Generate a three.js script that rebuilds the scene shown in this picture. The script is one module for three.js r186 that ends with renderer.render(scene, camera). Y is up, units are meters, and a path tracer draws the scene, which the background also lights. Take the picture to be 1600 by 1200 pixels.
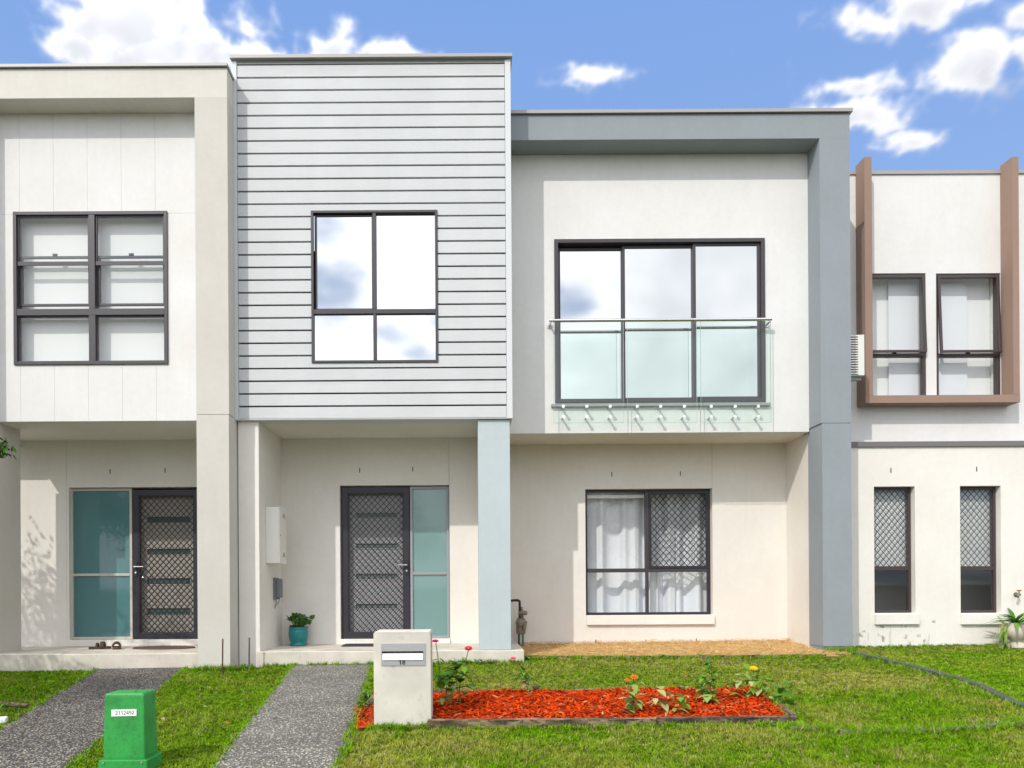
import * as THREE from 'three';
import { mergeGeometries } from 'three/addons/utils/BufferGeometryUtils.js';
import { RoundedBoxGeometry } from 'three/addons/geometries/RoundedBoxGeometry.js';
import { ImprovedNoise } from 'three/addons/math/ImprovedNoise.js';
import { TextGeometry } from 'three/addons/geometries/TextGeometry.js';
import { FontLoader } from 'three/addons/loaders/FontLoader.js';

// ---------------------------------------------------------------- camera
const V3 = THREE.Vector3;
const F = 1130, PX = 730, PY = 918, ROLL = 0.35 * Math.PI / 180, CAM_Y = 1.30;   // focal length and principal point in photo pixels
const scene = new THREE.Scene();
const camera = new THREE.PerspectiveCamera(2 * Math.atan(600 / F) * 180 / Math.PI, 4 / 3, 0.1, 3000);
camera.position.set(0, CAM_Y, 0);
camera.rotation.set(0, 0, -ROLL);
camera.setViewOffset(1600, 1200, 800 - PX, 600 - PY, 1600, 1200);
const renderer = new THREE.WebGLRenderer({ antialias: true });
renderer.toneMapping = THREE.LinearToneMapping;
renderer.toneMappingExposure = 1.22;
renderer.shadowMap.enabled = true;

// ---------------------------------------------------------------- sun
const SUN = new V3(-0.70, 1.07, 1.0).normalize();
const sun = new THREE.DirectionalLight(new THREE.Color(1.0, 0.955, 0.885), 2.05);
sun.position.copy(SUN).multiplyScalar(40).add(new V3(0, 0, -8));
sun.target.position.set(0, 0, -8);
sun.castShadow = true; sun.shadow.radius = 1.3; sun.shadow.mapSize.set(4096, 4096);
Object.assign(sun.shadow.camera, { left: -16, right: 16, top: 16, bottom: -16, near: 1, far: 90 });
scene.add(sun, sun.target);

// ---------------------------------------------------------------- random numbers and noise
function rng(seed) { let a = seed >>> 0; return () => { a = (a + 0x6D2B79F5) | 0; let t = Math.imul(a ^ (a >>> 15), 1 | a); t = (t + Math.imul(t ^ (t >>> 7), 61 | t)) ^ t; return ((t ^ (t >>> 14)) >>> 0) / 4294967296; }; }
const inoise = new ImprovedNoise();
const n3 = (x, y, z) => inoise.noise(x, y, z);
function fbm(x, y, z, oct) { let s = 0, a = 0.5; for (let i = 0; i < oct; i++) { s += a * n3(x, y, z); x = x * 2.03 + 11.3; y = y * 2.03 + 5.7; z = z * 2.03 + 3.1; a *= 0.5; } return s; }
const clamp = (x, a, b) => Math.min(b, Math.max(a, x));
const smooth = (a, b, x) => { const t = clamp((x - a) / (b - a), 0, 1); return t * t * (3 - 2 * t); };
function hash2(i, j, s) { let h = Math.imul(i, 374761393) + Math.imul(j, 668265263) + Math.imul(s, 2246822519); h = Math.imul(h ^ (h >>> 13), 1274126177); return ((h ^ (h >>> 16)) >>> 0) / 4294967296; }
function pnoise(x, y, p, s) {                                  // value noise that repeats after p cells
  const i = Math.floor(x), j = Math.floor(y), fx = x - i, fy = y - j, u = fx * fx * (3 - 2 * fx), v = fy * fy * (3 - 2 * fy), m = (k) => ((k % p) + p) % p;
  const a = hash2(m(i), m(j), s), b = hash2(m(i + 1), m(j), s), c = hash2(m(i), m(j + 1), s), d = hash2(m(i + 1), m(j + 1), s);
  return a + (b - a) * u + (c - a) * v + (a - b - c + d) * u * v;
}
function pfbm(u, v, p, oct, s) { let r = 0, a = 0.5, t = 0; for (let o = 0; o < oct; o++) { r += a * pnoise(u * p, v * p, p, s + o); t += a; p *= 2; a *= 0.5; } return r / t; }

// ---------------------------------------------------------------- photo pixel at a known distance -> point
const CR = Math.cos(ROLL), SR = Math.sin(ROLL);
function at(px, py, d) { const a = px - PX, b = py - PY, u = a * CR - b * SR, v = a * SR + b * CR; return new V3(u * d / F, CAM_Y - v * d / F, -d); }
function rect(x0, y0, x1, y1, d) { const mx = (x0 + x1) / 2, my = (y0 + y1) / 2; return { x0: at(x0, my, d).x, x1: at(x1, my, d).x, y0: at(mx, y1, d).y, y1: at(mx, y0, d).y, d }; }
function ground(x, d) { return 0.042 * clamp(d, 0, 11) + 0.010 * clamp(x, -8, 9); }
function onGround(px, py) { let d = 6; for (let k = 0; k < 30; k++) { const p = at(px, py, d); d += (p.y - ground(p.x, d)) * F / (py - PY) * 0.8; d = clamp(d, 1, 30); } const p = at(px, py, d); p.y = ground(p.x, d); return p; }

// ---------------------------------------------------------------- sky: blue air with scattered cumulus
{
  const W = 2048, H = 1536, data = new Float32Array(W * H * 4);
  // clouds of the photograph: centre and radii in photo pixels (they lie at infinity, so a pixel is a direction), strength
  const blobs = [[205, 20, 128, 100, 1.3], [125, 72, 58, 40, 0.85], [250, 82, 130, 54, 1.1], [345, 96, 90, 38, 0.9], [420, 96, 105, 38, 0.9], [508, 66, 46, 38, 0.75], [600, 94, 75, 18, 0.45], [215, -70, 140, 80, 1.1], [345, 38, 60, 24, 0.32],
    [918, 112, 48, 16, 0.50], [1345, 172, 84, 37, 1.0], [1340, 122, 62, 22, 0.5], [1510, 108, 84, 56, 0.95], [1345, 24, 66, 26, 0.65], [1440, 4, 98, 30, 0.8], [1605, 30, 45, 28, 0.65], [1410, 222, 48, 15, 0.46], [1625, 95, 40, 40, 0.55]];
  const billow = (x, y, z, oct) => { let s = 0, a = 0.5; for (let i = 0; i < oct; i++) { s += a * (0.32 - Math.abs(n3(x, y, z))); x = x * 2.1 + 7.3; y = y * 2.1 + 1.7; z = z * 2.1 + 9.1; a *= 0.56; } return s; };
  for (let j = 0; j < H; j++) {
    const el = ((j + 0.5) / H - 0.5) * Math.PI, y = Math.sin(el), ce = Math.cos(el);
    for (let i = 0; i < W; i++) {
      const az = ((i + 0.5) / W - 0.5) * 2 * Math.PI, x = Math.cos(az) * ce, z = Math.sin(az) * ce, k = (j * W + i) * 4;
      const yy = Math.max(y, 0.0), t = Math.pow(1 - yy, 2.6);
      let r = 0.165 + 0.26 * t, g = 0.305 + 0.27 * t, b = 0.645 + 0.16 * t;
      const cd = x * SUN.x + y * SUN.y + z * SUN.z, cs = Math.max(0, cd);
      const glow = 0.34 * cs * cs * cs + 0.35 * Math.pow(cs, 60);
      r += glow; g += glow * 0.92; b += glow * 0.75;
      if (y > 0.0) {
        let m = -1, under = 0, inF = 0, px = 0, py = 0;
        if (z < -0.35) {
          const u = x / -z * F, v = -y / -z * F;
          px = PX + u * CR + v * SR; py = PY - u * SR + v * CR;
          inF = smooth(-420, -160, px) * smooth(2050, 1800, px) * smooth(-420, -200, py);
        }
        if (inF > 0.01) {
          let best = -1, near = false; for (const [cx, cy, rx, ry] of blobs) if (Math.abs(px - cx) < rx * 1.9 + 60 && Math.abs(py - cy) < ry * 1.9 + 50) { near = true; break; }
          if (near) {
            const w1 = fbm(x * 9, y * 9, z * 9, 4), w2 = fbm(x * 9 + 40, y * 9, z * 9, 4);
            for (const [cx, cy, rx, ry, s] of blobs) { const dx = (px + w1 * 70 - cx) / rx, dy = (py + w2 * 50 - cy) / ry, q = dx * dx + dy * dy; if (q < 7) { const e = s * (1.0 - Math.sqrt(q)); if (e > best) { best = e; under = clamp(dy, -1, 1); } } }
            m = best + billow(x * 22, y * 22, z * 22, 6) * 1.55 - 0.17;
          }
        }
        if (inF < 0.99) {
          const s = 1 / (y + 0.16), gx = x * s, gz = z * s;
          const base = fbm(gx * 1.25 + 3.1, 7.7, gz * 1.25 + 1.9, 4) * 1.9 + 0.46 + billow(gx * 6, 2.2, gz * 6, 4) * 0.35;
          m = m * inF + base * 1.2 * (1 - inF);
        }
        const a = clamp(0.82 * smooth(0.0, 0.34, m) + 0.20 * smooth(-0.22, 0.10, m), 0, 1);
        if (a > 0) {
          const dens = clamp(smooth(0.15, 0.9, m) * (0.4 + 0.4 * inF) + under * 0.5 + fbm(x * 14 + 60, y * 14 + 3, z * 14, 3) * (0.7 + 0.6 * inF), 0, 1);
          const lit = 0.82 - 0.24 * dens + (0.62 * Math.pow(0.5 + 0.5 * cd, 2) + 0.55 * Math.pow(cs, 5)) * (1 - 0.35 * dens);
          r += (lit * (1 - 0.03 * dens) - r) * a; g += (lit - g) * a; b += (lit * 1.035 + 0.02 - b) * a;
        }
      } else { const q = smooth(0, -0.15, y); r += (0.22 - r) * q; g += (0.24 - g) * q; b += (0.22 - b) * q; }
      data[k] = r; data[k + 1] = g; data[k + 2] = b; data[k + 3] = 1;
    }
  }
  const sky = new THREE.DataTexture(data, W, H, THREE.RGBAFormat, THREE.FloatType);
  sky.mapping = THREE.EquirectangularReflectionMapping; sky.magFilter = THREE.LinearFilter; sky.minFilter = THREE.LinearFilter; sky.wrapS = THREE.RepeatWrapping; sky.colorSpace = THREE.LinearSRGBColorSpace; sky.needsUpdate = true;
  scene.background = sky; scene.environment = sky;
}

// ---------------------------------------------------------------- textures
function tex(size, fn, srgb, repeat) {                         // fn(u, v) -> [r, g, b] in 0..1
  const d = new Uint8Array(size * size * 4);
  for (let j = 0; j < size; j++) for (let i = 0; i < size; i++) { const c = fn((i + 0.5) / size, (j + 0.5) / size, i, j), k = (j * size + i) * 4; d[k] = clamp(c[0], 0, 1) * 255; d[k + 1] = clamp(c[1], 0, 1) * 255; d[k + 2] = clamp(c[2], 0, 1) * 255; d[k + 3] = 255; }
  const t = new THREE.DataTexture(d, size, size); t.wrapS = t.wrapT = THREE.RepeatWrapping; t.magFilter = THREE.LinearFilter; t.minFilter = THREE.LinearMipmapLinearFilter; t.generateMipmaps = true;
  if (srgb) t.colorSpace = THREE.SRGBColorSpace; t.repeat.set(repeat, repeat); t.needsUpdate = true; return t;
}
const grey = (v) => [v, v, v];
const T = {};
T.render = tex(768, (u, v) => {                               // painted render: broad trowel patches, faint streaks, specks
  const a = pfbm(u, v, 5, 5, 3), b = pfbm(u, v, 60, 3, 9), st = pfbm(u, v * 0.125, 64, 2, 5), sp = pnoise(u * 300, v * 300, 300, 8);
  let k = 0.972 + (a - 0.5) * 0.04 + (b - 0.5) * 0.022 + (st - 0.5) * 0.012; if (sp > 0.988) k -= 0.02;
  return [k, k * (0.997 + (a - 0.5) * 0.012), k * (0.992 + (a - 0.5) * 0.03)];
}, true, 1 / 3.1);
T.renderBump = tex(768, (u, v) => grey(0.5 + (pfbm(u, v, 90, 3, 31) - 0.5) * 0.7 + (pfbm(u, v, 8, 2, 37) - 0.5) * 0.5), false, 1 / 2.3);
T.concrete = tex(768, (u, v) => { const a = pfbm(u, v, 6, 5, 13), st = pfbm(u, v, 24, 3, 15), sp = pnoise(u * 220, v * 220, 220, 18); let k = 0.9 + (a - 0.5) * 0.26; if (st > 0.66) k -= (st - 0.66) * 0.5; if (sp > 0.97) k -= 0.07; return [k, k * 0.985, k * 0.95]; }, true, 1 / 1.7);
T.board = tex(512, (u, v) => { const a = pfbm(u, v * 0.25, 8, 4, 23), g = pfbm(u * 0.125, v, 128, 2, 24); const k = 0.965 + (a - 0.5) * 0.05 + (g - 0.5) * 0.02; return [k, k, k]; }, true, 1 / 1.9);
T.wood = tex(512, (u, v) => { const g = pfbm(u * 0.25, v, 32, 4, 41), a = pfbm(u, v, 6, 4, 44), kn = pfbm(u * 0.5, v, 64, 2, 46); let k = 0.55 + (g - 0.5) * 0.7 + (a - 0.5) * 0.4; if (kn > 0.68) k *= 0.65; return [k, k * 0.92, k * 0.80]; }, true, 1 / 0.9);
function worley(u, v, n, s) {
  const x = u * n, y = v * n, ci = Math.floor(x), cj = Math.floor(y); let d1 = 9, d2 = 9, id = 0; const m = (k) => ((k % n) + n) % n;
  for (let a = -1; a <= 1; a++) for (let b = -1; b <= 1; b++) {
    const i = m(ci + a), j = m(cj + b), qx = ci + a + hash2(i, j, s), qy = cj + b + hash2(i, j, s + 1), an = hash2(i, j, s + 2) * 6.28, st = 0.62 + 0.5 * hash2(i, j, s + 4), dx = x - qx, dy = y - qy, c = Math.cos(an), e = Math.sin(an), rx = (dx * c + dy * e) * st, ry = (-dx * e + dy * c) / st, d = Math.sqrt(rx * rx + ry * ry);
    if (d < d1) { d2 = d1; d1 = d; id = hash2(i, j, s + 3); } else if (d < d2) d2 = d;
  }
  return [d1, d2, id];
}
function aggregate(dark, seed) {                               // exposed stones in cement: colour and relief from one pattern
  const bump = [];
  const colour = tex(1024, (u, v) => {
    const [d1, d2, id] = worley(u, v, 120, seed), [e1, , jd] = worley(u, v, 70, seed + 60), a = pfbm(u, v, 5, 3, seed + 9), f = hash2(u * 1024 | 0, v * 1024 | 0, seed);
    let k = 0.36 - dark + (f - 0.5) * 0.10, w = 0, h = 0.15;
    if (d1 < 0.46 && d2 - d1 > 0.08) { k = id < 0.42 ? 0.27 - dark * 0.5 + id * 0.3 : id < 0.8 ? 0.42 + (id - 0.42) * 0.35 : 0.60 + (id - 0.8) * 0.8; h = 0.9 - d1 * 0.8; }
    if (e1 < 0.36 && jd > 0.72) { k = 0.66 + (jd - 0.72) * 0.75; w = 1; h = 1 - e1; }
    k *= 0.86 + a * 0.28; bump.push(h);
    return [k, k * (0.985 - 0.01 * w), k * (0.955 - 0.06 * w)];
  }, true, 1 / 1.35);
  let n = 0; return [colour, tex(1024, () => grey(bump[n++]), false, 1 / 1.35)];
}
[T.aggA, T.aggABump] = aggregate(0.11, 101);
[T.aggB, T.aggBBump] = aggregate(-0.03, 301);
T.soil = tex(512, (u, v) => { const a = pfbm(u, v, 9, 6, 71), b = pfbm(u, v, 120, 3, 73), p = pfbm(u, v, 4, 4, 75); const k = 0.6 + (b - 0.5) * 0.8, g = smooth(0.38, 0.62, p); return [(0.30 + 0.10 * g) * k * (0.8 + a * 0.4), (0.37 + 0.03 * g) * k * (0.8 + a * 0.4), 0.12 * k]; }, true, 1 / 2.6);
T.brush = tex(256, (u, v) => grey(0.5 + (pfbm(u * 0.0625, v, 128, 2, 81) - 0.5) * 0.6), false, 1 / 0.3);
T.scuff = tex(512, (u, v) => { const a = pfbm(u, v, 5, 5, 91), b = pfbm(u, v, 40, 3, 93); const k = 0.9 + (a - 0.5) * 0.24 + (b > 0.62 ? -0.07 : 0); return [k, k, k]; }, true, 1 / 0.55);
T.stain = tex(512, (u, v) => { const a = pfbm(u, v, 26, 4, 95), b = pfbm(u, v, 7, 3, 97), c = pfbm(u * 0.8, v * 0.2, 40, 3, 99); let k = 1; if (a > 0.62 && b > 0.48) k -= (a - 0.62) * 1.6; if (c > 0.66) k -= (c - 0.66) * 0.9; k = Math.max(k, 0.6) * 0.972; return [k, k * 0.997, k * 0.990]; }, true, 1 / 1.6);

// ---------------------------------------------------------------- materials (linear base colours)
const rgb = (r, g, b) => new THREE.Color().setRGB(r, g, b);
function mat(c, o = {}) { return new THREE.MeshStandardMaterial({ color: rgb(...c), roughness: 0.8, ...o }); }
const rendered = (c, o = {}) => mat(c, { map: T.render, bumpMap: T.renderBump, bumpScale: 0.0012, roughness: 0.92, ...o });
const M = {
  white: rendered([0.77, 0.77, 0.755]), cream: rendered([0.69, 0.67, 0.615]), beige: rendered([0.62, 0.595, 0.545]), porch: rendered([0.79, 0.762, 0.71]),
  greyblue: rendered([0.29, 0.325, 0.355]), paleblue: rendered([0.50, 0.575, 0.60]), brown: rendered([0.33, 0.225, 0.175]), warmwhite: rendered([0.83, 0.80, 0.75]),
  board: mat([0.61, 0.635, 0.64], { map: T.board, roughness: 0.7 }), trim: mat([0.62, 0.65, 0.66], { roughness: 0.65 }), membrane: mat([0.03, 0.03, 0.035]),
  cap: mat([0.36, 0.35, 0.345], { roughness: 0.5, metalness: 0.15 }), course: mat([0.17, 0.16, 0.165], { roughness: 0.6 }),
  frame: mat([0.048, 0.042, 0.048], { roughness: 0.42 }), frameRed: mat([0.055, 0.040, 0.040], { roughness: 0.42 }), black: mat([0.018, 0.018, 0.022], { roughness: 0.5 }), frameLight: mat([0.52, 0.50, 0.44], { roughness: 0.5 }), frameGrey: mat([0.30, 0.32, 0.33], { roughness: 0.5 }),
  doorFrame: mat([0.022, 0.020, 0.030], { roughness: 0.45 }), mesh: mat([0.012, 0.011, 0.014], { roughness: 0.55 }),
  doorTaupe: mat([0.36, 0.325, 0.285], { roughness: 0.6 }), doorGrey: mat([0.36, 0.36, 0.37], { roughness: 0.6 }),
  teal: new THREE.MeshPhysicalMaterial({ color: rgb(0.06, 0.18, 0.19), roughness: 0.3, clearcoat: 1, clearcoatRoughness: 0.04 }), tealPale: new THREE.MeshPhysicalMaterial({ color: rgb(0.17, 0.30, 0.29), roughness: 0.3, clearcoat: 1, clearcoatRoughness: 0.04 }),
  slotGrey: new THREE.MeshPhysicalMaterial({ color: rgb(0.15, 0.18, 0.18), roughness: 0.2 }), slot: new THREE.MeshPhysicalMaterial({ color: rgb(0.06, 0.105, 0.105), roughness: 0.2 }),
  glass: new THREE.MeshPhysicalMaterial({ color: rgb(0.95, 0.97, 0.96), roughness: 0.02, transmission: 1, thickness: 0, ior: 1.5 }),
  glassGreen: new THREE.MeshPhysicalMaterial({ color: rgb(0.90, 0.965, 0.935), roughness: 0.02, transmission: 1, thickness: 0, ior: 1.52 }),
  glassEdge: mat([0.30, 0.50, 0.42], { roughness: 0.2 }),
  mirror: mat([0.61, 0.63, 0.63], { metalness: 1, roughness: 0.03 }),
  blind: mat([0.80, 0.80, 0.80], { roughness: 0.95 }), curtain: mat([0.74, 0.75, 0.79], { roughness: 0.95 }), interior: mat([0.45, 0.44, 0.42], { roughness: 0.95 }),
  concrete: mat([0.76, 0.73, 0.68], { map: T.concrete, bumpMap: T.renderBump, bumpScale: 0.002, roughness: 0.9 }), letterbox: mat([0.80, 0.79, 0.75], { map: T.concrete, bumpMap: T.renderBump, bumpScale: 0.0008, roughness: 0.9 }),
  steel: mat([0.55, 0.55, 0.56], { metalness: 1, roughness: 0.32, bumpMap: T.brush, bumpScale: 0.0002 }), chrome: mat([0.75, 0.75, 0.76], { metalness: 1, roughness: 0.15 }), satin: mat([0.50, 0.50, 0.51], { metalness: 0.6, roughness: 0.4, bumpMap: T.brush, bumpScale: 0.0002 }),
  green: mat([0.03, 0.37, 0.065], { map: T.scuff, roughness: 0.5 }), label: mat([0.82, 0.82, 0.80], { roughness: 0.6 }), ink: mat([0.03, 0.03, 0.035], { roughness: 0.7 }),
  aggA: mat([0.74, 0.70, 0.68], { map: T.aggA, bumpMap: T.aggABump, bumpScale: 0.004, roughness: 0.85 }), aggB: mat([0.92, 0.90, 0.86], { map: T.aggB, bumpMap: T.aggBBump, bumpScale: 0.004, roughness: 0.85 }),
  soil: mat([1, 1, 1], { map: T.soil, roughness: 1 }), asphalt: mat([0.13, 0.13, 0.13], { map: T.concrete, roughness: 0.95 }),
  sleeper: mat([0.62, 0.56, 0.44], { map: T.wood, bumpMap: T.wood, bumpScale: 0.004, roughness: 0.95 }), sleeperDark: mat([0.36, 0.32, 0.28], { map: T.wood, bumpMap: T.wood, bumpScale: 0.004, roughness: 0.95 }), bark: mat([0.20, 0.16, 0.12], { map: T.wood, bumpMap: T.wood, bumpScale: 0.006, roughness: 0.95 }),
  edging: mat([0.085, 0.09, 0.105], { map: T.concrete, bumpMap: T.renderBump, bumpScale: 0.003, roughness: 0.95 }),
  pot: new THREE.MeshPhysicalMaterial({ color: rgb(0.003, 0.20, 0.20), roughness: 0.35, clearcoat: 0.25, clearcoatRoughness: 0.1 }), potSoil: mat([0.05, 0.035, 0.025]),
  plastic: mat([0.78, 0.77, 0.73], { roughness: 0.5 }), plasticGrey: mat([0.16, 0.17, 0.19], { roughness: 0.5 }), meterWhite: mat([0.80, 0.78, 0.73], { roughness: 0.6 }),
  taupe: mat([0.30, 0.25, 0.20], { map: T.scuff, roughness: 0.6, metalness: 0.2 }), pipeGreen: mat([0.02, 0.16, 0.08], { roughness: 0.5 }), leather: mat([0.085, 0.045, 0.025], { roughness: 0.7 }), mat1: mat([0.10, 0.065, 0.05], { roughness: 1 }), mat2: mat([0.04, 0.035, 0.035], { roughness: 1 }),
  urn: mat([0.74, 0.70, 0.64], { map: T.concrete, roughness: 0.7 }), dead: mat([0.30, 0.22, 0.12], { roughness: 0.95 }),
};
M.edgingPale = mat([0.20, 0.205, 0.20], { map: T.concrete, bumpMap: T.renderBump, bumpScale: 0.003, roughness: 0.95 });
M.stained = mat([0.83, 0.80, 0.75], { map: T.stain, bumpMap: T.renderBump, bumpScale: 0.0012, roughness: 0.92 });
const leafMat = (c, t = 0.25) => new THREE.MeshPhysicalMaterial({ color: rgb(...c), roughness: 0.95, specularIntensity: 0.3, side: THREE.DoubleSide, transmission: t, thickness: 0 });
M.leafA = leafMat([0.07, 0.21, 0.018]); M.leafB = leafMat([0.15, 0.36, 0.025]); M.leafC = leafMat([0.30, 0.42, 0.10]); M.leafDark = leafMat([0.035, 0.11, 0.015]); M.leafPale = leafMat([0.46, 0.48, 0.19]); M.leafTree = leafMat([0.07, 0.15, 0.025], 0.3); M.succulent = mat([0.045, 0.15, 0.03], { roughness: 0.5 });
const petalMat = (c) => new THREE.MeshPhysicalMaterial({ color: rgb(...c), roughness: 1, specularIntensity: 0.2, side: THREE.DoubleSide, transmission: 0.15, thickness: 0 });
M.magenta = petalMat([0.50, 0.015, 0.14]); M.crimson = petalMat([0.45, 0.02, 0.05]); M.pink = petalMat([0.80, 0.10, 0.26]); M.orange = petalMat([0.80, 0.17, 0.02]); M.red = petalMat([0.75, 0.02, 0.012]); M.yellow = petalMat([0.85, 0.50, 0.02]); M.rust = petalMat([0.36, 0.12, 0.04]); M.stem = mat([0.08, 0.15, 0.03]);

// ---------------------------------------------------------------- builders
const taken = new Map();
function numbered(n) { const k = taken.get(n) || 0; taken.set(n, k + 1); return k ? n + '_' + String(k).padStart(3, '0') : n; }
function tag(o, label, category, group, kind) { o.userData.label = label; if (category) o.userData.category = category; if (group) o.userData.group = group; if (kind) o.userData.kind = kind; return o; }
const origin = new Map();                                      // world position of each group
function thing(name, label, category, pos, group) { const o = new THREE.Group(); o.name = numbered(name); o.position.copy(pos); origin.set(o, pos.clone()); scene.add(o); return tag(o, label, category, group); }
function sub(parent, name, pos) { const o = new THREE.Group(); o.name = name; o.position.copy(pos).sub(origin.get(parent)); origin.set(o, pos.clone()); parent.add(o); return o; }
function put(parent, name, geo, m, label, kind) {              // geo is in world metres
  geo.computeBoundingBox(); const c = geo.boundingBox.getCenter(new V3()); geo.translate(-c.x, -c.y, -c.z);
  const o = new THREE.Mesh(geo, m); if (label) o.userData.label = label; if (kind) o.userData.kind = kind; origin.set(o, c);
  if (parent) { o.name = name; o.position.copy(c).sub(origin.get(parent)); parent.add(o); } else { o.name = numbered(name); o.position.copy(c); scene.add(o); }
  return o;
}
function metric(g) {                                           // texture coordinates in metres, by the way each face points
  if (g.index) g = g.toNonIndexed();
  const p = g.attributes.position, uv = new Float32Array(p.count * 2), a = new V3(), b = new V3(), c = new V3();
  for (let i = 0; i < p.count; i += 3) {
    a.fromBufferAttribute(p, i); b.fromBufferAttribute(p, i + 1); c.fromBufferAttribute(p, i + 2); const n = b.clone().sub(a).cross(c.clone().sub(a)), ax = Math.abs(n.x), ay = Math.abs(n.y), az = Math.abs(n.z);
    [a, b, c].forEach((q, k) => { const [s, t] = az >= ax && az >= ay ? [q.x, q.y] : ax >= ay ? [q.z, q.y] : [q.x, q.z]; uv[(i + k) * 2] = s; uv[(i + k) * 2 + 1] = t; });
  }
  g.setAttribute('uv', new THREE.BufferAttribute(uv, 2)); return g;
}
function bx(x0, x1, y0, y1, dn, df) { const g = new THREE.BoxGeometry(x1 - x0, y1 - y0, df - dn); g.translate((x0 + x1) / 2, (y0 + y1) / 2, -(dn + df) / 2); return metric(g); }
function rbx(x0, x1, y0, y1, dn, df, r = 0.006, s = 2) { const g = new RoundedBoxGeometry(x1 - x0, y1 - y0, df - dn, s, r); g.translate((x0 + x1) / 2, (y0 + y1) / 2, -(dn + df) / 2); return metric(g); }
function pn(x0, x1, y0, y1, d) { const g = new THREE.PlaneGeometry(x1 - x0, y1 - y0); g.translate((x0 + x1) / 2, (y0 + y1) / 2, -d); return g; }
const rb = (r, dn, df) => bx(r.x0, r.x1, r.y0, r.y1, dn, df);
const join = (list) => mergeGeometries(list.map((g) => { const h = g.index ? g.toNonIndexed() : g; for (const k of Object.keys(h.attributes)) if (!['position', 'normal', 'uv'].includes(k)) h.deleteAttribute(k); return h; }));
function wall(x0, x1, y0, y1, d, thick, holes = []) {          // a wall with real openings
  const s = new THREE.Shape([new THREE.Vector2(x0, y0), new THREE.Vector2(x1, y0), new THREE.Vector2(x1, y1), new THREE.Vector2(x0, y1)]);
  for (const h of holes) s.holes.push(new THREE.Path([new THREE.Vector2(h.x0, h.y0), new THREE.Vector2(h.x0, h.y1), new THREE.Vector2(h.x1, h.y1), new THREE.Vector2(h.x1, h.y0)]));
  const g = new THREE.ExtrudeGeometry(s, { depth: thick, bevelEnabled: false }); g.translate(0, 0, -d - thick); return metric(g);
}
function frameGeo(x0, x1, y0, y1, w, dn, df, r = 0.004) { return join([rbx(x0, x0 + w, y0, y1, dn, df, r, 1), rbx(x1 - w, x1, y0, y1, dn, df, r, 1), rbx(x0 + w - 0.002, x1 - w + 0.002, y0, y0 + w, dn + 0.001, df - 0.001, r, 1), rbx(x0 + w - 0.002, x1 - w + 0.002, y1 - w, y1, dn + 0.001, df - 0.001, r, 1)]); }
function tube(pts, r, seg = 12, rad = 6) { return new THREE.TubeGeometry(new THREE.CatmullRomCurve3(pts), seg, r, rad, false); }
function cyl(a, b, r0, r1 = r0, n = 10) { const v = b.clone().sub(a), g = new THREE.CylinderGeometry(r1, r0, v.length(), n); g.applyQuaternion(new THREE.Quaternion().setFromUnitVectors(new V3(0, 1, 0), v.clone().normalize())); const m = a.clone().add(b).multiplyScalar(0.5); g.translate(m.x, m.y, m.z); return g; }
function ball(c, r, sx = 1, sy = 1, sz = 1, n = 10) { const g = new THREE.SphereGeometry(r, n, Math.max(6, n - 2)); g.scale(sx, sy, sz); g.translate(c.x, c.y, c.z); return g; }
function lathe(pts, c, n = 28) { const g = new THREE.LatheGeometry(pts.map(([r, y]) => new THREE.Vector2(r, y)), n); g.translate(c.x, c.y, c.z); return g; }
function diamondMesh(x0, x1, y0, y1, d, pw, ph, w = 0.008, th = 0.004) {   // expanded-metal security mesh: crossing strands cut to the frame
  const list = [], W = x1 - x0, H = y1 - y0, k = ph / pw;
  for (const s of [1, -1]) for (let c = -Math.ceil(H / k / pw) - 1; c < Math.ceil(W / pw) + Math.ceil(H / k / pw) + 1; c++) {
    const xs = c * pw;                                         // the strand meets the bottom (s=1) at xs, rising with slope s*k
    let t0 = 0, t1 = H; const xAt = (t) => xs + s * t / k;
    if (s > 0) { t0 = Math.max(t0, -xs * k); t1 = Math.min(t1, (W - xs) * k); } else { t0 = Math.max(t0, (xs - W) * k); t1 = Math.min(t1, xs * k); }
    if (t1 - t0 < 0.01) continue;
    const ax = x0 + xAt(t0), ay = y0 + t0, ex = x0 + xAt(t1), ey = y0 + t1, L = Math.hypot(ex - ax, ey - ay), g = new THREE.BoxGeometry(L, w, th); g.rotateZ(Math.atan2(ey - ay, ex - ax)); g.translate((ax + ex) / 2, (ay + ey) / 2, -d - (s > 0 ? 0 : th * 0.8)); list.push(g);
  }
  return join(list);
}
const font = await new FontLoader().loadAsync('fonts/droid/droid_sans_bold.typeface.json');
const fontR = await new FontLoader().loadAsync('fonts/droid/droid_sans_regular.typeface.json');
function textGeo(s, h, f, depth = 0.002) { const g = new TextGeometry(s, { font: f, size: h, depth, curveSegments: 4, bevelEnabled: false }); g.computeBoundingBox(); const c = g.boundingBox.getCenter(new V3()); g.translate(-c.x, -c.y, 0); return g; }

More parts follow.
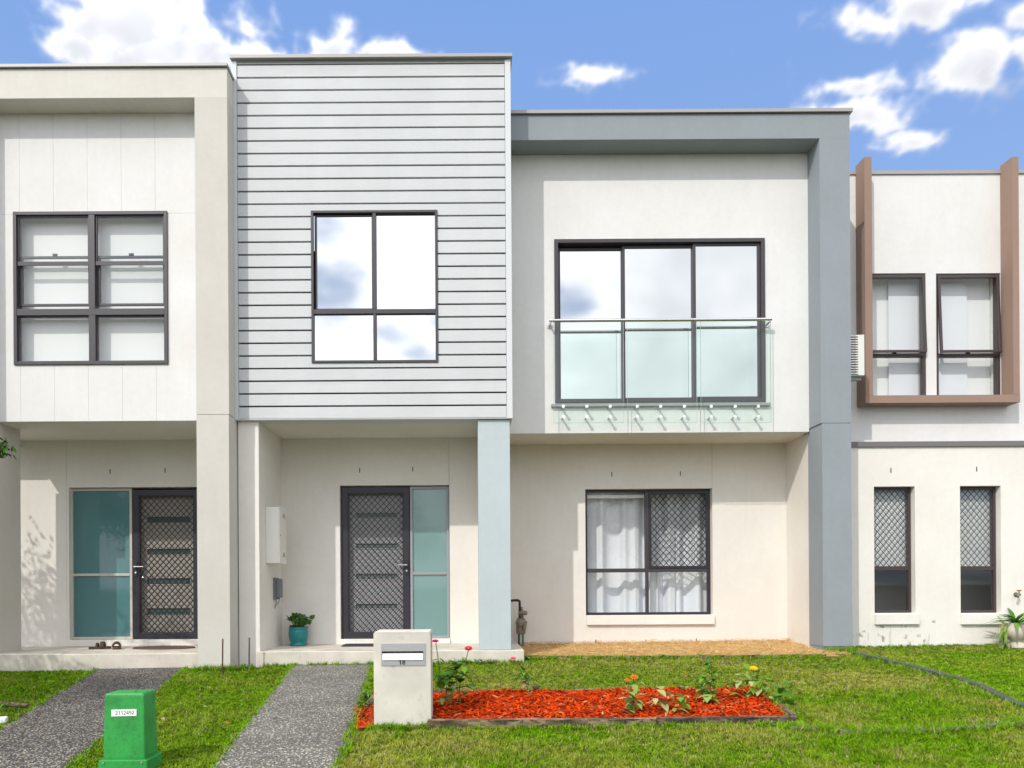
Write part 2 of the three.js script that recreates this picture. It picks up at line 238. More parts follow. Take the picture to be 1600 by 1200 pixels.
// ================================================================ THE SETTING
// ground sheet: rises gently from the street to the houses, reaches the horizon
const rough = (x, d) => (d > 3 && d < 10.5 && Math.abs(x) < 9 ? 0.018 * fbm(x * 0.9 + 2, 3.3, d * 0.9, 3) + 0.008 * n3(x * 4, 1.5, d * 4) : 0);
{
  const xs = [-900, -200, -60, -25, -14], ds = [-900, -200, -60, -25, -12, -6, -2, 0, 1, 2, 3];
  for (let x = -10; x <= 10.01; x += 0.2) xs.push(x); xs.push(14, 25, 60, 200, 900);
  for (let d = 3.2; d <= 11; d += 0.2) ds.push(d); ds.push(14, 25, 60, 200, 900);
  const pos = [], uv = [], idx = [];
  for (const d of ds) for (const x of xs) { pos.push(x, ground(x, d) + rough(x, d) - 0.012, -d); uv.push(x, -d); }
  const n = xs.length;
  for (let j = 0; j < ds.length - 1; j++) for (let i = 0; i < n - 1; i++) { const a = j * n + i; idx.push(a, a + 1, a + n, a + 1, a + n + 1, a + n); }
  const g = new THREE.BufferGeometry(); g.setAttribute('position', new THREE.Float32BufferAttribute(pos, 3)); g.setAttribute('uv', new THREE.Float32BufferAttribute(uv, 2)); g.setIndex(idx); g.computeVertexNormals();
  const o = new THREE.Mesh(g, M.soil); o.name = 'ground'; tag(o, 'lawn soil rising gently from the street to the houses', null, null, 'structure'); scene.add(o);
}
// a sheet that follows the ground inside a polygon given as two edges (left and right lists of points), with real thickness
function strip(name, left, right, m, lift, label, n = 24) {
  const pos = [], uv = [], idx = [], at2 = (L, t) => { const k = t * (L.length - 1), i = Math.min(L.length - 2, Math.floor(k)); return L[i].clone().lerp(L[i + 1], k - i); }, w = 8;
  for (let j = 0; j <= n; j++) { const a = at2(left, j / n), b = at2(right, j / n); for (let i = 0; i <= w; i++) { const p = a.clone().lerp(b, i / w), y = ground(p.x, -p.z) + lift; pos.push(p.x, y, p.z); uv.push(p.x, p.z); } pos.push(a.x, ground(a.x, -a.z) - 0.06, a.z, b.x, ground(b.x, -b.z) - 0.06, b.z); uv.push(a.z, 0, b.z, 0); }
  const q = w + 3;
  for (let j = 0; j < n; j++) { for (let i = 0; i < w; i++) { const a = j * q + i; idx.push(a, a + 1, a + q, a + 1, a + q + 1, a + q); } const l = j * q, s = j * q + w + 1; idx.push(l, l + q, s, s, l + q, s + q); const r = j * q + w, e = j * q + w + 2; idx.push(r, e, r + q, e, e + q, r + q); }
  const g = new THREE.BufferGeometry(); g.setAttribute('position', new THREE.Float32BufferAttribute(pos, 3)); g.setAttribute('uv', new THREE.Float32BufferAttribute(uv, 2)); g.setIndex(idx); g.computeVertexNormals();
  const o = new THREE.Mesh(g, m); o.name = numbered(name); tag(o, label, null, null, 'structure'); scene.add(o); return o;
}
const line = (...p) => p.map(([x, y]) => onGround(x, y));
const slabFrontL = 8.82, slabFrontM = 8.94;
const down = (p, q, d) => p.clone().lerp(q, (p.z + d) / (p.z - q.z));         // carry an edge on to another distance
function edge(a, b, dFar, dNear) { const p = onGround(...a), q = onGround(...b); return [down(p, q, dFar), down(p, q, dNear)]; }
const pathLL = edge([152, 1046], [0, 1141], 8.83, 2.6), pathLR = edge([288, 1046], [110, 1200], 8.83, 2.6);
const pathML = edge([457, 1042], [333, 1200], 8.95, 2.6), pathMR = edge([583, 1042], [531, 1200], 8.95, 2.6);
strip('garden_path', pathLL, pathLR, M.aggA, 0.012, 'dark exposed aggregate path leading to the beige house');
strip('garden_path', pathML, pathMR, M.aggB, 0.012, 'grey exposed aggregate path leading past the letterbox to the middle door');
// street behind the camera
{
  const road = (name, d0, d1, m, y, label) => { const o = put(null, name, bx(-120, 120, y - 0.03, y, d0, d1), m); tag(o, label, null, null, 'structure'); };
  road('road', -10.5, -3.6, M.asphalt, 0.004, 'asphalt street along the fronts of the houses');
  road('footpath', 0.4, 1.6, M.concrete, 0.085, 'concrete footpath along the street');
}

// ================================================================ HOUSES
const O = (x, y, d) => new V3(x, y, -d);
const yAt = (px, py, d) => at(px, py, d).y, xAt = (px, py, d) => at(px, py, d).x;
const BACK = 17;

// --- shared builders -------------------------------------------------------------------------------------------------
function glazed(house, r, name = 'window') { return sub(house, name, O((r.x0 + r.x1) / 2, r.y0, r.d)); }
function weep(house, px, py, d) { const p = at(px, py, d); put(house, 'weep_hole', bx(p.x - 0.006, p.x + 0.006, p.y - 0.032, p.y + 0.032, d - 0.003, d + 0.01), M.black); }
function downlight(house, p) { const g = sub(house, 'downlight', p); put(g, 'trim_ring', lathe([[0.034, 0.0], [0.036, -0.006], [0.046, -0.006], [0.048, 0.0]], p), M.plastic); put(g, 'lens', cyl(O(p.x, p.y - 0.003, -p.z), O(p.x, p.y + 0.002, -p.z), 0.034, 0.034, 20), M.label); }
function slab(house, r) { return put(house, ...r); }
// door leaf with glazed slots behind a security screen of diamond mesh
function frontDoor(house, r, d, m, slots, hx, label) {           // r: outer frame of the screen door, slots: [x0, x1, y0, y1] in metres
  const leaf = sub(house, 'door', O((r.x0 + r.x1) / 2, r.y0, d + 0.1));
  leaf.userData.label = label;
  put(leaf, 'leaf', wall(r.x0 + 0.02, r.x1 - 0.02, r.y0 + 0.02, r.y1 - 0.02, d + 0.09, 0.04, slots), m);
  for (const s of slots) { put(leaf, 'glass_slot', bx(s.x0 + 0.001, s.x1 - 0.001, s.y0 + 0.001, s.y1 - 0.001, d + 0.108, d + 0.120), m === M.doorGrey ? M.slotGrey : M.slot); put(leaf, 'slot_frame', frameGeo(s.x0 - 0.012, s.x1 + 0.012, s.y0 - 0.012, s.y1 + 0.012, 0.016, d + 0.084, d + 0.0895, 0.002), m); }
  const hy = r.y0 + (r.y1 - r.y0) * 0.47;
  { const x = hx; put(leaf, 'knob', join([cyl(O(x, hy - 0.12, d + 0.035), O(x, hy - 0.12, d + 0.09), 0.022, 0.022, 14), cyl(O(x - 0.05, hy - 0.12, d + 0.035), O(x + 0.05, hy - 0.12, d + 0.035), 0.010, 0.010, 8)]), M.chrome); }
  const sc = sub(house, 'screen_door', O((r.x0 + r.x1) / 2, r.y0, d));
  const fw = 0.082;
  put(sc, 'frame', frameGeo(r.x0, r.x1, r.y0, r.y1, fw, d, d + 0.035), M.doorFrame);
  put(sc, 'inner_bead', frameGeo(r.x0 + fw - 0.004, r.x1 - fw + 0.004, r.y0 + fw - 0.004, r.y1 - fw + 0.004, 0.016, d + 0.006, d + 0.03, 0.003), M.black);
  put(sc, 'security_mesh', diamondMesh(r.x0 + fw, r.x1 - fw, r.y0 + fw, r.y1 - fw, d + 0.018, 0.083, 0.090, 0.0105), M.mesh, null, 'stuff');
  const side = hx < (r.x0 + r.x1) / 2 ? r.x0 + fw / 2 : r.x1 - fw / 2, dir = hx < (r.x0 + r.x1) / 2 ? 1 : -1;
  const hd = sc;
  put(hd, 'lock_plate', rbx(side - 0.022, side + 0.022, hy - 0.11, hy + 0.11, d - 0.012, d - 0.001, 0.006), M.black);
  put(hd, 'lever', join([cyl(O(side, hy + 0.03, d - 0.045), O(side, hy + 0.03, d - 0.008), 0.011, 0.011, 10), cyl(O(side - 0.012 * dir, hy + 0.03, d - 0.045), O(side + 0.12 * dir, hy + 0.03, d - 0.045), 0.0095, 0.008, 10)]), M.satin);
  put(hd, 'lock_cylinder', cyl(O(side, hy - 0.05, d - 0.018), O(side, hy - 0.05, d - 0.008), 0.013, 0.011, 12), M.chrome);
}
function sidelight(house, r, yMid, d, mF, mG) {
  const g = glazed(house, { ...r, d }, 'sidelight'), w = 0.035;
  put(g, 'frame', frameGeo(r.x0, r.x1, r.y0, r.y1, w, d, d + 0.06), mF);
  put(g, 'transom', rbx(r.x0 + w, r.x1 - w, yMid - 0.018, yMid + 0.018, d + 0.002, d + 0.05, 0.003), mF);
  put(g, 'pane', bx(r.x0 + w - 0.005, r.x1 - w + 0.005, yMid + 0.016, r.y1 - w + 0.005, d + 0.025, d + 0.033), mG);
  put(g, 'pane', bx(r.x0 + w - 0.005, r.x1 - w + 0.005, r.y0 + w - 0.005, yMid - 0.016, d + 0.025, d + 0.033), mG);
}

// --- beige house (left) ---------------------------------------------------------------------------------------------
const party1 = -2.83;                                          // between the beige and the board-clad house
const XL = -6.15;
{
  const dF = 8.62, dU = 8.905, dP = 10.06;
  const yTop = yAt(180, 107.5, dF), yCap = yAt(180, 101.5, dF), yHood = yAt(150, 153, dF), ySof = yAt(170, 658, dU), yFloor = yAt(200, 1009, dP);
  const cx0 = -3.215, cx1 = party1 + 0.004, yJ = yAt(333, 647.5, dF);
  const h = thing('townhouse', 'beige rendered townhouse with a square hooded portal and teal sidelight by its door', 'house', O(-4.5, yFloor, 9));
  // portal frame: hood, right column, left column
  put(h, 'hood', bx(XL, cx1, yHood, yTop, dF, dU - 0.001), M.cream);
  put(h, 'parapet', bx(XL, cx1, yHood - 0.2, yTop, dU + 0.25, BACK), M.cream);
  put(h, 'parapet_cap', join([bx(XL - 0.03, cx1 + 0.012, yTop + 0.012, yCap, dF - 0.03, BACK + 0.02)]), M.cap);
  put(h, 'cap_batten', bx(XL - 0.01, cx1 - 0.012, yTop, yTop + 0.012, dF + 0.012, BACK), M.cream);
  put(h, 'column', bx(cx0, cx1, yJ + 0.003, yHood, dF, dU + 0.3), M.beige, 'upper half of the beige portal column');
  put(h, 'column', bx(cx0, cx1 - 0.004, -0.2 + ground(-3, 8.6), yJ - 0.003, dF + 0.001, dU + 0.3), M.beige, 'lower half of the beige portal column');
  put(h, 'column_joint', bx(cx0 + 0.006, cx1 - 0.01, yJ - 0.003, yJ + 0.003, dF + 0.010, dU + 0.2), M.beige);
  put(h, 'column', bx(XL, -5.86, ySof, yHood, dF, dU - 0.001), M.beige, 'beige portal column at the outer corner');
  // upper wall of narrow panels with fine joints, cut round the window
  const win = rect(22, 331, 262.5, 570, dU);
  put(h, 'upper_wall', wall(XL, cx0, ySof, yHood + 0.35, dU + 0.012, 0.24, [{ x0: win.x0, x1: win.x1, y0: win.y0, y1: win.y1 }]), M.white);
  const yr = yAt(280, 333, dU), xs = [XL, ...[31, 84, 137, 190, 243].map((p) => xAt(p, 400, dU)), cx0].sort((a, b) => a - b); xs.splice(1, 0, xs[1] - 0.417, ); xs.sort((a, b) => a - b);
  const e = 0.0012;
  for (let i = 0; i < xs.length - 1; i++) {
    const a = xs[i] + e, b = xs[i + 1] - e; if (b - a < 0.02) continue;
    const rows = [[yr + e, yHood + 0.34], [ySof + 0.001, yr - e]];
    for (const [y0, y1] of rows) {
      const hit = { x0: Math.max(a, win.x0), x1: Math.min(b, win.x1), y0: Math.max(y0, win.y0), y1: Math.min(y1, win.y1) };
      const list = [];
      if (hit.x1 - hit.x0 < 0.003 || hit.y1 - hit.y0 < 0.003) list.push([a, b, y0, y1]);
      else { if (hit.x0 - a > 0.004) list.push([a, hit.x0, y0, y1]); if (b - hit.x1 > 0.004) list.push([hit.x1, b, y0, y1]); if (hit.y0 - y0 > 0.004) list.push([hit.x0, hit.x1, y0, hit.y0]); if (y1 - hit.y1 > 0.004) list.push([hit.x0, hit.x1, hit.y1, y1]); }
      put(h, 'wall_panel', join(list.map(([p, q, r, s]) => bx(p, q, r, s, dU, dU + 0.0105))), M.white);
    }
  }
  // upper window
  {
    const g = glazed(h, win), w = 0.042, d0 = dU - 0.02, my = yAt(143, 488, dU), mx = xAt(144.5, 450, dU);
    put(g, 'frame', frameGeo(win.x0, win.x1, win.y0, win.y1, w, d0, dU + 0.09), M.frame);
    put(g, 'transom', rbx(win.x0 + w, win.x1 - w, my - 0.04, my + 0.04, d0 + 0.003, dU + 0.08, 0.004), M.frame);
    put(g, 'mullion', rbx(mx - 0.038, mx + 0.038, my + 0.04, win.y1 - w, d0 + 0.004, dU + 0.08, 0.004), M.frame);
    put(g, 'mullion', rbx(mx - 0.042, mx + 0.042, win.y0 + w, my - 0.04, d0 + 0.004, dU + 0.08, 0.004), M.frame);
    for (const [a, b] of [[win.x0 + w, mx - 0.038], [mx + 0.038, win.x1 - w]]) {
      const yM = yAt(143, 411, dU), yI = yAt(143, 400, dU), yB = yAt(143, 474, dU);
      put(g, 'sash', frameGeo(a, b, yM - 0.022, win.y1 - w, 0.02, dU + 0.004, dU + 0.026, 0.003), M.frame);
      put(g, 'meeting_rail', rbx(a, b, yM - 0.03, yM + 0.02, dU - 0.004, dU + 0.003, 0.002), M.frame);
      put(g, 'pane', pn(a + 0.015, b - 0.015, yM, win.y1 - w - 0.015, dU + 0.014), M.glass);
      put(g, 'sash', frameGeo(a + 0.012, b, yB - 0.02, yI + 0.018, 0.032, dU + 0.032, dU + 0.055, 0.003), M.frame);
      put(g, 'pane', pn(a + 0.03, b - 0.02, yB, yI, dU + 0.042), M.glass);
      put(g, 'latch', rbx((a + b) / 2 - 0.03, (a + b) / 2 + 0.03, yI + 0.017, yI + 0.05, dU + 0.03, dU + 0.05, 0.008), M.frame);
      put(g, 'pane', pn(a, b, win.y0 + w - 0.01, my - 0.03, dU + 0.02), M.glass);
      put(g, 'glazing_bead', frameGeo(a, b, win.y0 + w - 0.002, my - 0.038, 0.014, dU + 0.006, dU + 0.019, 0.003), M.frame);
    }
    put(g, 'blind', bx(win.x0 + 0.003, win.x1 - 0.003, win.y0 + 0.003, win.y1 - 0.003, dU + 0.145, dU + 0.152), M.blind);
  }
  // porch: floor between storeys, back wall, slab, outer pillar
  put(h, 'soffit', bx(XL, cx0, ySof + 0.003, ySof + 0.3, dU + 0.253, BACK), M.porch);
  const op = rect(108, 761, 318, 999, dP), oy0 = yFloor + 0.075;
  const hole = { x0: op.x0, x1: op.x1, y0: oy0, y1: op.y1 };
  const xj = xAt(103.5, 740, dP);
  put(h, 'porch_wall', wall(xj + 0.0015, party1 - 0.02, yFloor - 0.3, ySof + 0.2, dP, 0.24, [hole]), M.porch);
  put(h, 'porch_wall', wall(-10.2, xj - 0.0015, yFloor - 0.3, ySof + 0.2, dP, 0.24), M.porch, 'plain end of the porch wall');
  put(h, 'doorstep', rbx(op.x0 - 0.02, op.x1, yFloor, oy0 + 0.01, dP - 0.03, dP + 0.2, 0.006), M.porch);
  put(h, 'pillar', bx(-6.2, -5.78, yFloor - 0.3, ySof + 0.002, dU + 0.01, 9.37), M.beige);
  put(h, 'porch_slab', rbx(-7.5, cx0 + 0.3, yFloor - 0.35, yFloor, slabFrontL, dP + 0.1, 0.012), M.concrete);
  put(h, 'side_wall', bx(XL, XL + 0.2, ySof + 0.3, yHood, dU + 0.26, BACK), M.cream);
  put(h, 'back_wall', bx(XL, party1 - 0.02, 0, yHood, BACK, BACK + 0.2), M.cream);
  put(h, 'party_wall', bx(party1 - 0.18, party1 - 0.012, ySof + 0.32, yHood - 0.21, dU + 0.32, BACK - 0.01), M.interior);
  sidelight(h, rect(110, 763, 206.5, 999, dP + 0.06), yAt(158, 898, dP + 0.06), dP + 0.06, M.frameLight, M.teal);
  const dr = rect(208, 765, 312, 998, dP + 0.05);
  const slots = [[808, 816], [858, 866], [904, 912], [951, 960]].map(([a, b]) => { const q = rect(230, a - 1, 298, b + 1, dP + 0.14); return { x0: q.x0, x1: q.x1, y0: q.y0, y1: q.y1 }; });
  frontDoor(h, { ...dr, y0: oy0 + 0.012 }, dP + 0.05, M.doorTaupe, slots, dr.x0 + 0.09, 'taupe front door with four glazed slots');
  weep(h, 172, 737, dP); weep(h, 258, 735, dP);
  downlight(h, O(xAt(186, 670, 9.5), ySof + 0.003, 9.5));
}

// --- board-clad house (middle) ---------------------------------------------------------------------------------------
const XM = 0.568;
let meterX;
{
  const dC = 8.86, dP = 10.0, dN = 8.93;
  const yCapT = yAt(580, 88.5, dC), yCapB = yAt(580, 95, dC), ySof = yAt(580, 654.5, dC), yFloor = yAt(600, 1006, dP);
  const h = thing('townhouse', 'townhouse clad in pale grey horizontal boards above a porch with a pale blue column', 'house', O(-1.1, yFloor, 9));
  const x0 = party1 + 0.008, x1 = XM, bx0 = xAt(371.5, 318, dC), bx1 = xAt(789.5, 318, dC);
  const win = rect(486.5, 329, 684, 567, dC);
  put(h, 'upper_wall', wall(x0, x1 - 0.002, ySof + 0.02, yCapB - 0.002, dC + 0.06, 0.19, [win]), M.membrane);
  put(h, 'parapet_cap', bx(x0 - 0.035, x1 + 0.02, yCapB + 0.012, yCapT, dC - 0.05, BACK), M.cap);
  put(h, 'cap_batten', bx(x0, x1 - 0.01, yCapB - 0.002, yCapB + 0.012, dC + 0.012, BACK), M.trim);
  put(h, 'corner_trim', bx(x0 - 0.03, bx0 - 0.003, ySof - 0.004, yCapB - 0.003, dC - 0.012, dC + 0.06), M.trim);
  put(h, 'corner_trim', bx(bx1 + 0.003, x1, ySof - 0.004, yCapB - 0.003, dC - 0.012, dC + 0.25), M.trim);
  // boards, each its own piece; those beside the window are cut
  const yl = (py) => yAt(580, py, dC), lines = [yCapB - 0.006, yl(100)]; for (let k = 0; k < 27; k++) lines.push(yl(120.3 + k * 19.76)); lines.push(ySof);
  const gap = 0.0100;
  for (let i = 0; i < lines.length - 1; i++) {
    const b = lines[i + 1] + gap, t = lines[i] - gap; if (t - b < 0.01) continue;
    const make = (a, c, lo, hi) => rbx(a, c, lo, hi, dC, dC + 0.026, 0.0025, 1);
    if (b < win.y1 && t > win.y0) {
      if (t > win.y1 || b < win.y0) { const mid = t > win.y1 ? [win.y1, t] : [b, win.y0], s = new THREE.Shape(); const U = t > win.y1; const pts = U ? [[bx0, b], [win.x0, b], [win.x0, win.y1], [win.x1, win.y1], [win.x1, b], [bx1, b], [bx1, t], [bx0, t]] : [[bx0, b], [bx1, b], [bx1, t], [win.x1, t], [win.x1, win.y0], [win.x0, win.y0], [win.x0, t], [bx0, t]]; s.setFromPoints(pts.map(([p, q]) => new THREE.Vector2(p, q))); const g = new THREE.ExtrudeGeometry(s, { depth: 0.026, bevelEnabled: false }); g.translate(0, 0, -dC - 0.026); put(h, 'board', metric(g), M.board); }
      else { put(h, 'board', make(bx0, win.x0, b, t), M.board); put(h, 'board', make(win.x1, bx1, b, t), M.board); }
    } else put(h, 'board', make(bx0, bx1, b, t), M.board);
  }
  // window with mirror-coated panes
  {
    const g = glazed(h, win), w = 0.031, d0 = dC - 0.015, mx = xAt(585.5, 450, dC), my = yAt(585, 487, dC);
    put(g, 'frame', frameGeo(win.x0, win.x1, win.y0, win.y1, w, d0, dC + 0.1), M.frame);
    put(g, 'transom', rbx(win.x0 + w, win.x1 - w, my - 0.028, my + 0.028, d0 + 0.003, dC + 0.09, 0.004), M.frame);
    put(g, 'mullion', rbx(mx - 0.02, mx + 0.02, my + 0.028, win.y1 - w, d0 + 0.004, dC + 0.09, 0.004), M.frame);
    put(g, 'mullion', rbx(mx - 0.02, mx + 0.02, win.y0 + w, my - 0.028, d0 + 0.004, dC + 0.09, 0.004), M.frame);
    put(g, 'pane', bx(mx + 0.01, win.x1 - w + 0.01, my, win.y1 - w + 0.01, dC + 0.03, dC + 0.036), M.mirror);
    put(g, 'pane', bx(win.x0 + w - 0.01, mx - 0.01, win.y0 + w - 0.01, my, dC + 0.02, dC + 0.026), M.mirror);
    put(g, 'pane', bx(mx + 0.01, win.x1 - w + 0.01, win.y0 + w - 0.01, my, dC + 0.021, dC + 0.027), M.mirror);
    const sx = xAt(492, 400, dC), sy = my + 0.03;
    put(g, 'sash', frameGeo(sx, mx - 0.016, sy, win.y1 - w - 0.008, 0.022, dC + 0.022, dC + 0.05), M.frame);
    put(g, 'pane', bx(sx + 0.016, mx - 0.03, sy + 0.016, win.y1 - w - 0.02, dC + 0.032, dC + 0.038), M.mirror);
    put(g, 'stay', bx(sx - 0.012, sx - 0.003, yAt(490, 392, dC), win.y1 - 0.06, dC + 0.005, dC + 0.012), M.chrome);
    put(g, 'room_lining', bx(win.x0 + 0.005, win.x1 - 0.005, win.y0 + 0.005, win.y1 - 0.005, dC + 0.2, dC + 0.21), M.blind);
  }
  // porch
  const nx = -2.565; meterX = nx;
  put(h, 'party_wall', bx(party1 + 0.012, nx, ground(-2.7, 8.9) - 0.15, ySof - 0.006, dN, BACK), M.warmwhite);
  put(h, 'soffit', bx(nx - 0.2, XM - 0.001, ySof, ySof + 0.3, dC + 0.252, BACK), M.porch);
  put(h, 'soffit_edge', bx(bx0, XM - 0.012, ySof - 0.003, ySof + 0.019, dC + 0.006, dC + 0.25), M.trim);
  const op = rect(531.5, 758, 702.5, 1000, dP), oy0 = yFloor + 0.06, hole = { x0: op.x0, x1: op.x1, y0: oy0, y1: op.y1 }, xj = xAt(701.5, 720, dP);
  put(h, 'porch_wall', wall(nx + 0.001, xj - 0.0015, yFloor - 0.3, ySof - 0.001, dP, 0.24, [{ ...hole, x1: Math.min(hole.x1, xj - 0.002) }]), M.porch);
  put(h, 'porch_wall', wall(xj + 0.0015, 0.30, yFloor - 0.3, ySof - 0.001, dP + 0.001, 0.24), M.porch, 'plain end of the porch wall');
  put(h, 'doorstep', rbx(op.x0 - 0.015, op.x1, yFloor, oy0 + 0.008, dP - 0.028, dP + 0.2, 0.006), M.warmwhite);
  put(h, 'porch_slab', rbx(nx - 0.03, xAt(818.5, 1020, slabFrontM), yFloor - 0.3, yFloor, slabFrontM - 0.06, dP + 0.1, 0.012), M.concrete);
  const cA = xAt(747.5, 800, 8.9), cB = xAt(797.5, 800, 8.9);
  put(h, 'column', rbx(cA, cB, yFloor + 0.002, ySof - 0.008, 8.9, 9.28, 0.006), M.paleblue);
  put(h, 'dividing_wall', bx(cA + 0.02, cB - 0.03, yFloor - 0.2, ySof - 0.002, 9.285, BACK), M.porch);
  put(h, 'side_wall', bx(XM - 0.2, XM - 0.002, ySof + 0.3, yCapB - 0.003, dC + 0.255, BACK), M.trim);
  put(h, 'back_wall', bx(x0, XM - 0.01, 0, yCapB - 0.003, BACK, BACK + 0.2), M.cream);
  put(h, 'roof', bx(x0, XM - 0.21, yCapB - 0.5, yCapB - 0.4, dC + 0.26, BACK), M.cap);
  const dr = rect(534.5, 761, 640, 997, dP + 0.05);
  const slots = [[801, 809], [849, 857], [896, 905], [943, 951]].map(([a, b]) => { const q = rect(556, a, 621, b, dP + 0.14); return { x0: q.x0, x1: q.x1, y0: q.y0, y1: q.y1 }; });
  frontDoor(h, { ...dr, y0: oy0 + 0.01 }, dP + 0.05, M.doorGrey, slots, dr.x1 - 0.09, 'grey front door with four glazed slots');
  const sl = rect(641, 760, 702, 998, dP + 0.06); sl.x1 = Math.min(sl.x1, xj - 0.004);
  sidelight(h, { ...sl, y0: oy0 + 0.01 }, yAt(670, 896, dP + 0.06), dP + 0.06, M.frameGrey, M.tealPale);
  weep(h, 562, 735, dP); weep(h, 645, 733, dP);
  downlight(h, O(xAt(581, 667, 9.4), ySof, 9.4));
}

// --- grey-blue house (right of the middle) ---------------------------------------------------------------------------
const XR = 4.90;
{
  const dF = 9.2, dU = 9.52, dP = 10.3;
  const yCapT = yAt(1064, 172.5, dF), yTop = yAt(1064, 179, dF), yHood = yAt(1040, 217.5, dF), ySof = yAt(1030, 676, dU), gy = ground(3, 9.6) - 0.25, yJ = yAt(1307, 661, dF);
  const h = thing('townhouse', 'white townhouse inside a grey-blue square frame, its glazed upstairs opening behind a balustrade', 'house', O(2.7, ground(2.7, 9.5), 9.6));
  const ci = 4.515, x0 = XM + 0.004;
  put(h, 'hood', bx(x0, XR, yHood, yTop, dF, dU + 0.25), M.greyblue);
  put(h, 'parapet_cap', bx(x0, XR + 0.03, yTop + 0.012, yCapT, dF - 0.03, BACK), M.cap);
  put(h, 'cap_batten', bx(x0, XR - 0.01, yTop, yTop + 0.012, dF + 0.012, BACK), M.greyblue);
  put(h, 'column', bx(ci, XR - 0.001, yJ + 0.003, yHood, dF + 0.0005, dU + 0.06), M.greyblue, 'upper half of the grey-blue column');
  put(h, 'column', bx(ci + 0.012, XR - 0.003, gy + 0.34, yJ - 0.003, dF + 0.001, dU + 0.06), M.greyblue, 'lower half of the grey-blue column');
  put(h, 'column_joint', bx(ci + 0.02, XR - 0.01, yJ - 0.003, yJ + 0.003, dF + 0.010, dU + 0.05), M.greyblue);
  put(h, 'column_foot', bx(ci + 0.012, XR - 0.006, gy, gy + 0.325, dF + 0.006, dU + 0.055), M.greyblue);
  put(h, 'foot_gap', bx(ci + 0.02, XR - 0.02, gy + 0.325, gy + 0.34, dF + 0.03, dU + 0.05), M.greyblue);
  const win = rect(866.5, 373.5, 1195, 629, dU);
  put(h, 'upper_wall', wall(x0, ci - 0.001, ySof, yHood - 0.001, dU, 0.24, [win]), M.white);
  put(h, 'upper_wall', wall(ci - 0.001, XR - 0.01, ySof + 0.3, yHood - 0.001, dU + 0.062, 0.178), M.white, 'end of the upper wall behind the column');
  put(h, 'soffit', bx(x0, XR - 0.01, ySof + 0.003, ySof + 0.3, dU + 0.242, BACK), M.porch);
  // sliding glazed panels
  {
    const g = glazed(h, win), w = 0.05, d0 = dU - 0.02, m1 = xAt(976.5, 500, dU), m2 = xAt(1086.5, 500, dU);
    put(g, 'frame', frameGeo(win.x0, win.x1, win.y0, win.y1, w, d0, dU + 0.14), M.frame);
    const P = [[win.x0 + w, m1 + 0.02, 0.085, 0.05], [m1 - 0.025, m2 + 0.015, 0.05, 0.03], [m2 - 0.025, win.x1 - w, 0.015, 0.012]];
    for (const [a, b, dd, drop] of P) {
      put(g, 'sliding_frame', frameGeo(a, b, win.y0 + w - 0.01, win.y1 - w + 0.01 - drop * 0.6, 0.04, dU + dd, dU + dd + 0.032), M.frame);
      put(g, 'pane', bx(a + 0.035, b - 0.035, win.y0 + w + 0.02, win.y1 - w - 0.02 - drop * 0.6, dU + dd + 0.012, dU + dd + 0.018), M.mirror);
    }
    put(g, 'room_lining', bx(win.x0 + 0.005, win.x1 - 0.005, win.y0 + 0.005, win.y1 - 0.005, dU + 0.22, dU + 0.23), M.blind);
    const ys = yAt(1030, 633.5, dU);
    put(g, 'sill_flashing', rbx(xAt(861, 634, dU), xAt(1202, 634, dU), ys - 0.018, ys + 0.02, dU - 0.045, dU - 0.001, 0.003), M.frameGrey);
  }
  // ground floor wall with window
  const op = rect(915, 763.5, 1113.5, 961, dP), dG = dP + 0.07, xj = xAt(1112.5, 720, dP);
  const hole = { x0: op.x0, x1: op.x1, y0: op.y0, y1: op.y1 };
  put(h, 'lower_wall', wall(0.32, 4.6, gy, ySof + 0.002, dP, 0.24, [hole]), M.porch);
  put(h, 'expansion_joint', bx(xj - 0.003, xj + 0.003, op.y1 + 0.01, ySof, dP - 0.001, dP + 0.002), M.frameLight);
  put(h, 'return_wall', bx(4.55, XR - 0.012, gy, ySof + 0.002, dU + 0.061, dP + 0.24), M.porch);
  put(h, 'side_wall', bx(XR - 0.2, XR - 0.006, gy, yTop - 0.01, dP + 0.245, BACK), M.greyblue);
  put(h, 'side_wall', bx(XR - 0.15, XR - 0.011, ySof + 0.31, yHood - 0.002, dU + 0.25, dP + 0.24), M.greyblue);
  put(h, 'back_wall', bx(x0, XR - 0.01, 0, yTop - 0.01, BACK, BACK + 0.2), M.cream);
  put(h, 'roof', bx(x0, XR - 0.21, yHood - 0.25, yHood - 0.15, dU + 0.26, BACK), M.cap);
  {
    const r = rect(915, 764, 1110, 960, dG), g = glazed(h, { ...r, d: dG }), w = 0.035, mx = xAt(1011.5, 860, dG), my = yAt(1012, 891, dG);
    const R = { x0: op.x0 + 0.002, x1: r.x1, y0: op.y0 + 0.002, y1: op.y1 - 0.002 };
    put(g, 'frame', frameGeo(R.x0, R.x1, R.y0, R.y1, w, dG, dG + 0.08), M.doorFrame);
    put(g, 'reveal_lining', bx(R.x1 + 0.001, op.x1 - 0.001, R.y0, R.y1, dG + 0.01, dG + 0.1), M.porch);
    put(g, 'transom', rbx(R.x0 + w, R.x1 - w, my - 0.028, my + 0.028, dG + 0.003, dG + 0.07, 0.004), M.frame);
    put(g, 'mullion', rbx(mx - 0.028, mx + 0.028, my + 0.028, R.y1 - w, dG + 0.004, dG + 0.07, 0.004), M.frame);
    put(g, 'mullion', rbx(mx - 0.02, mx + 0.02, R.y0 + w, my - 0.028, dG + 0.004, dG + 0.07, 0.004), M.frame);
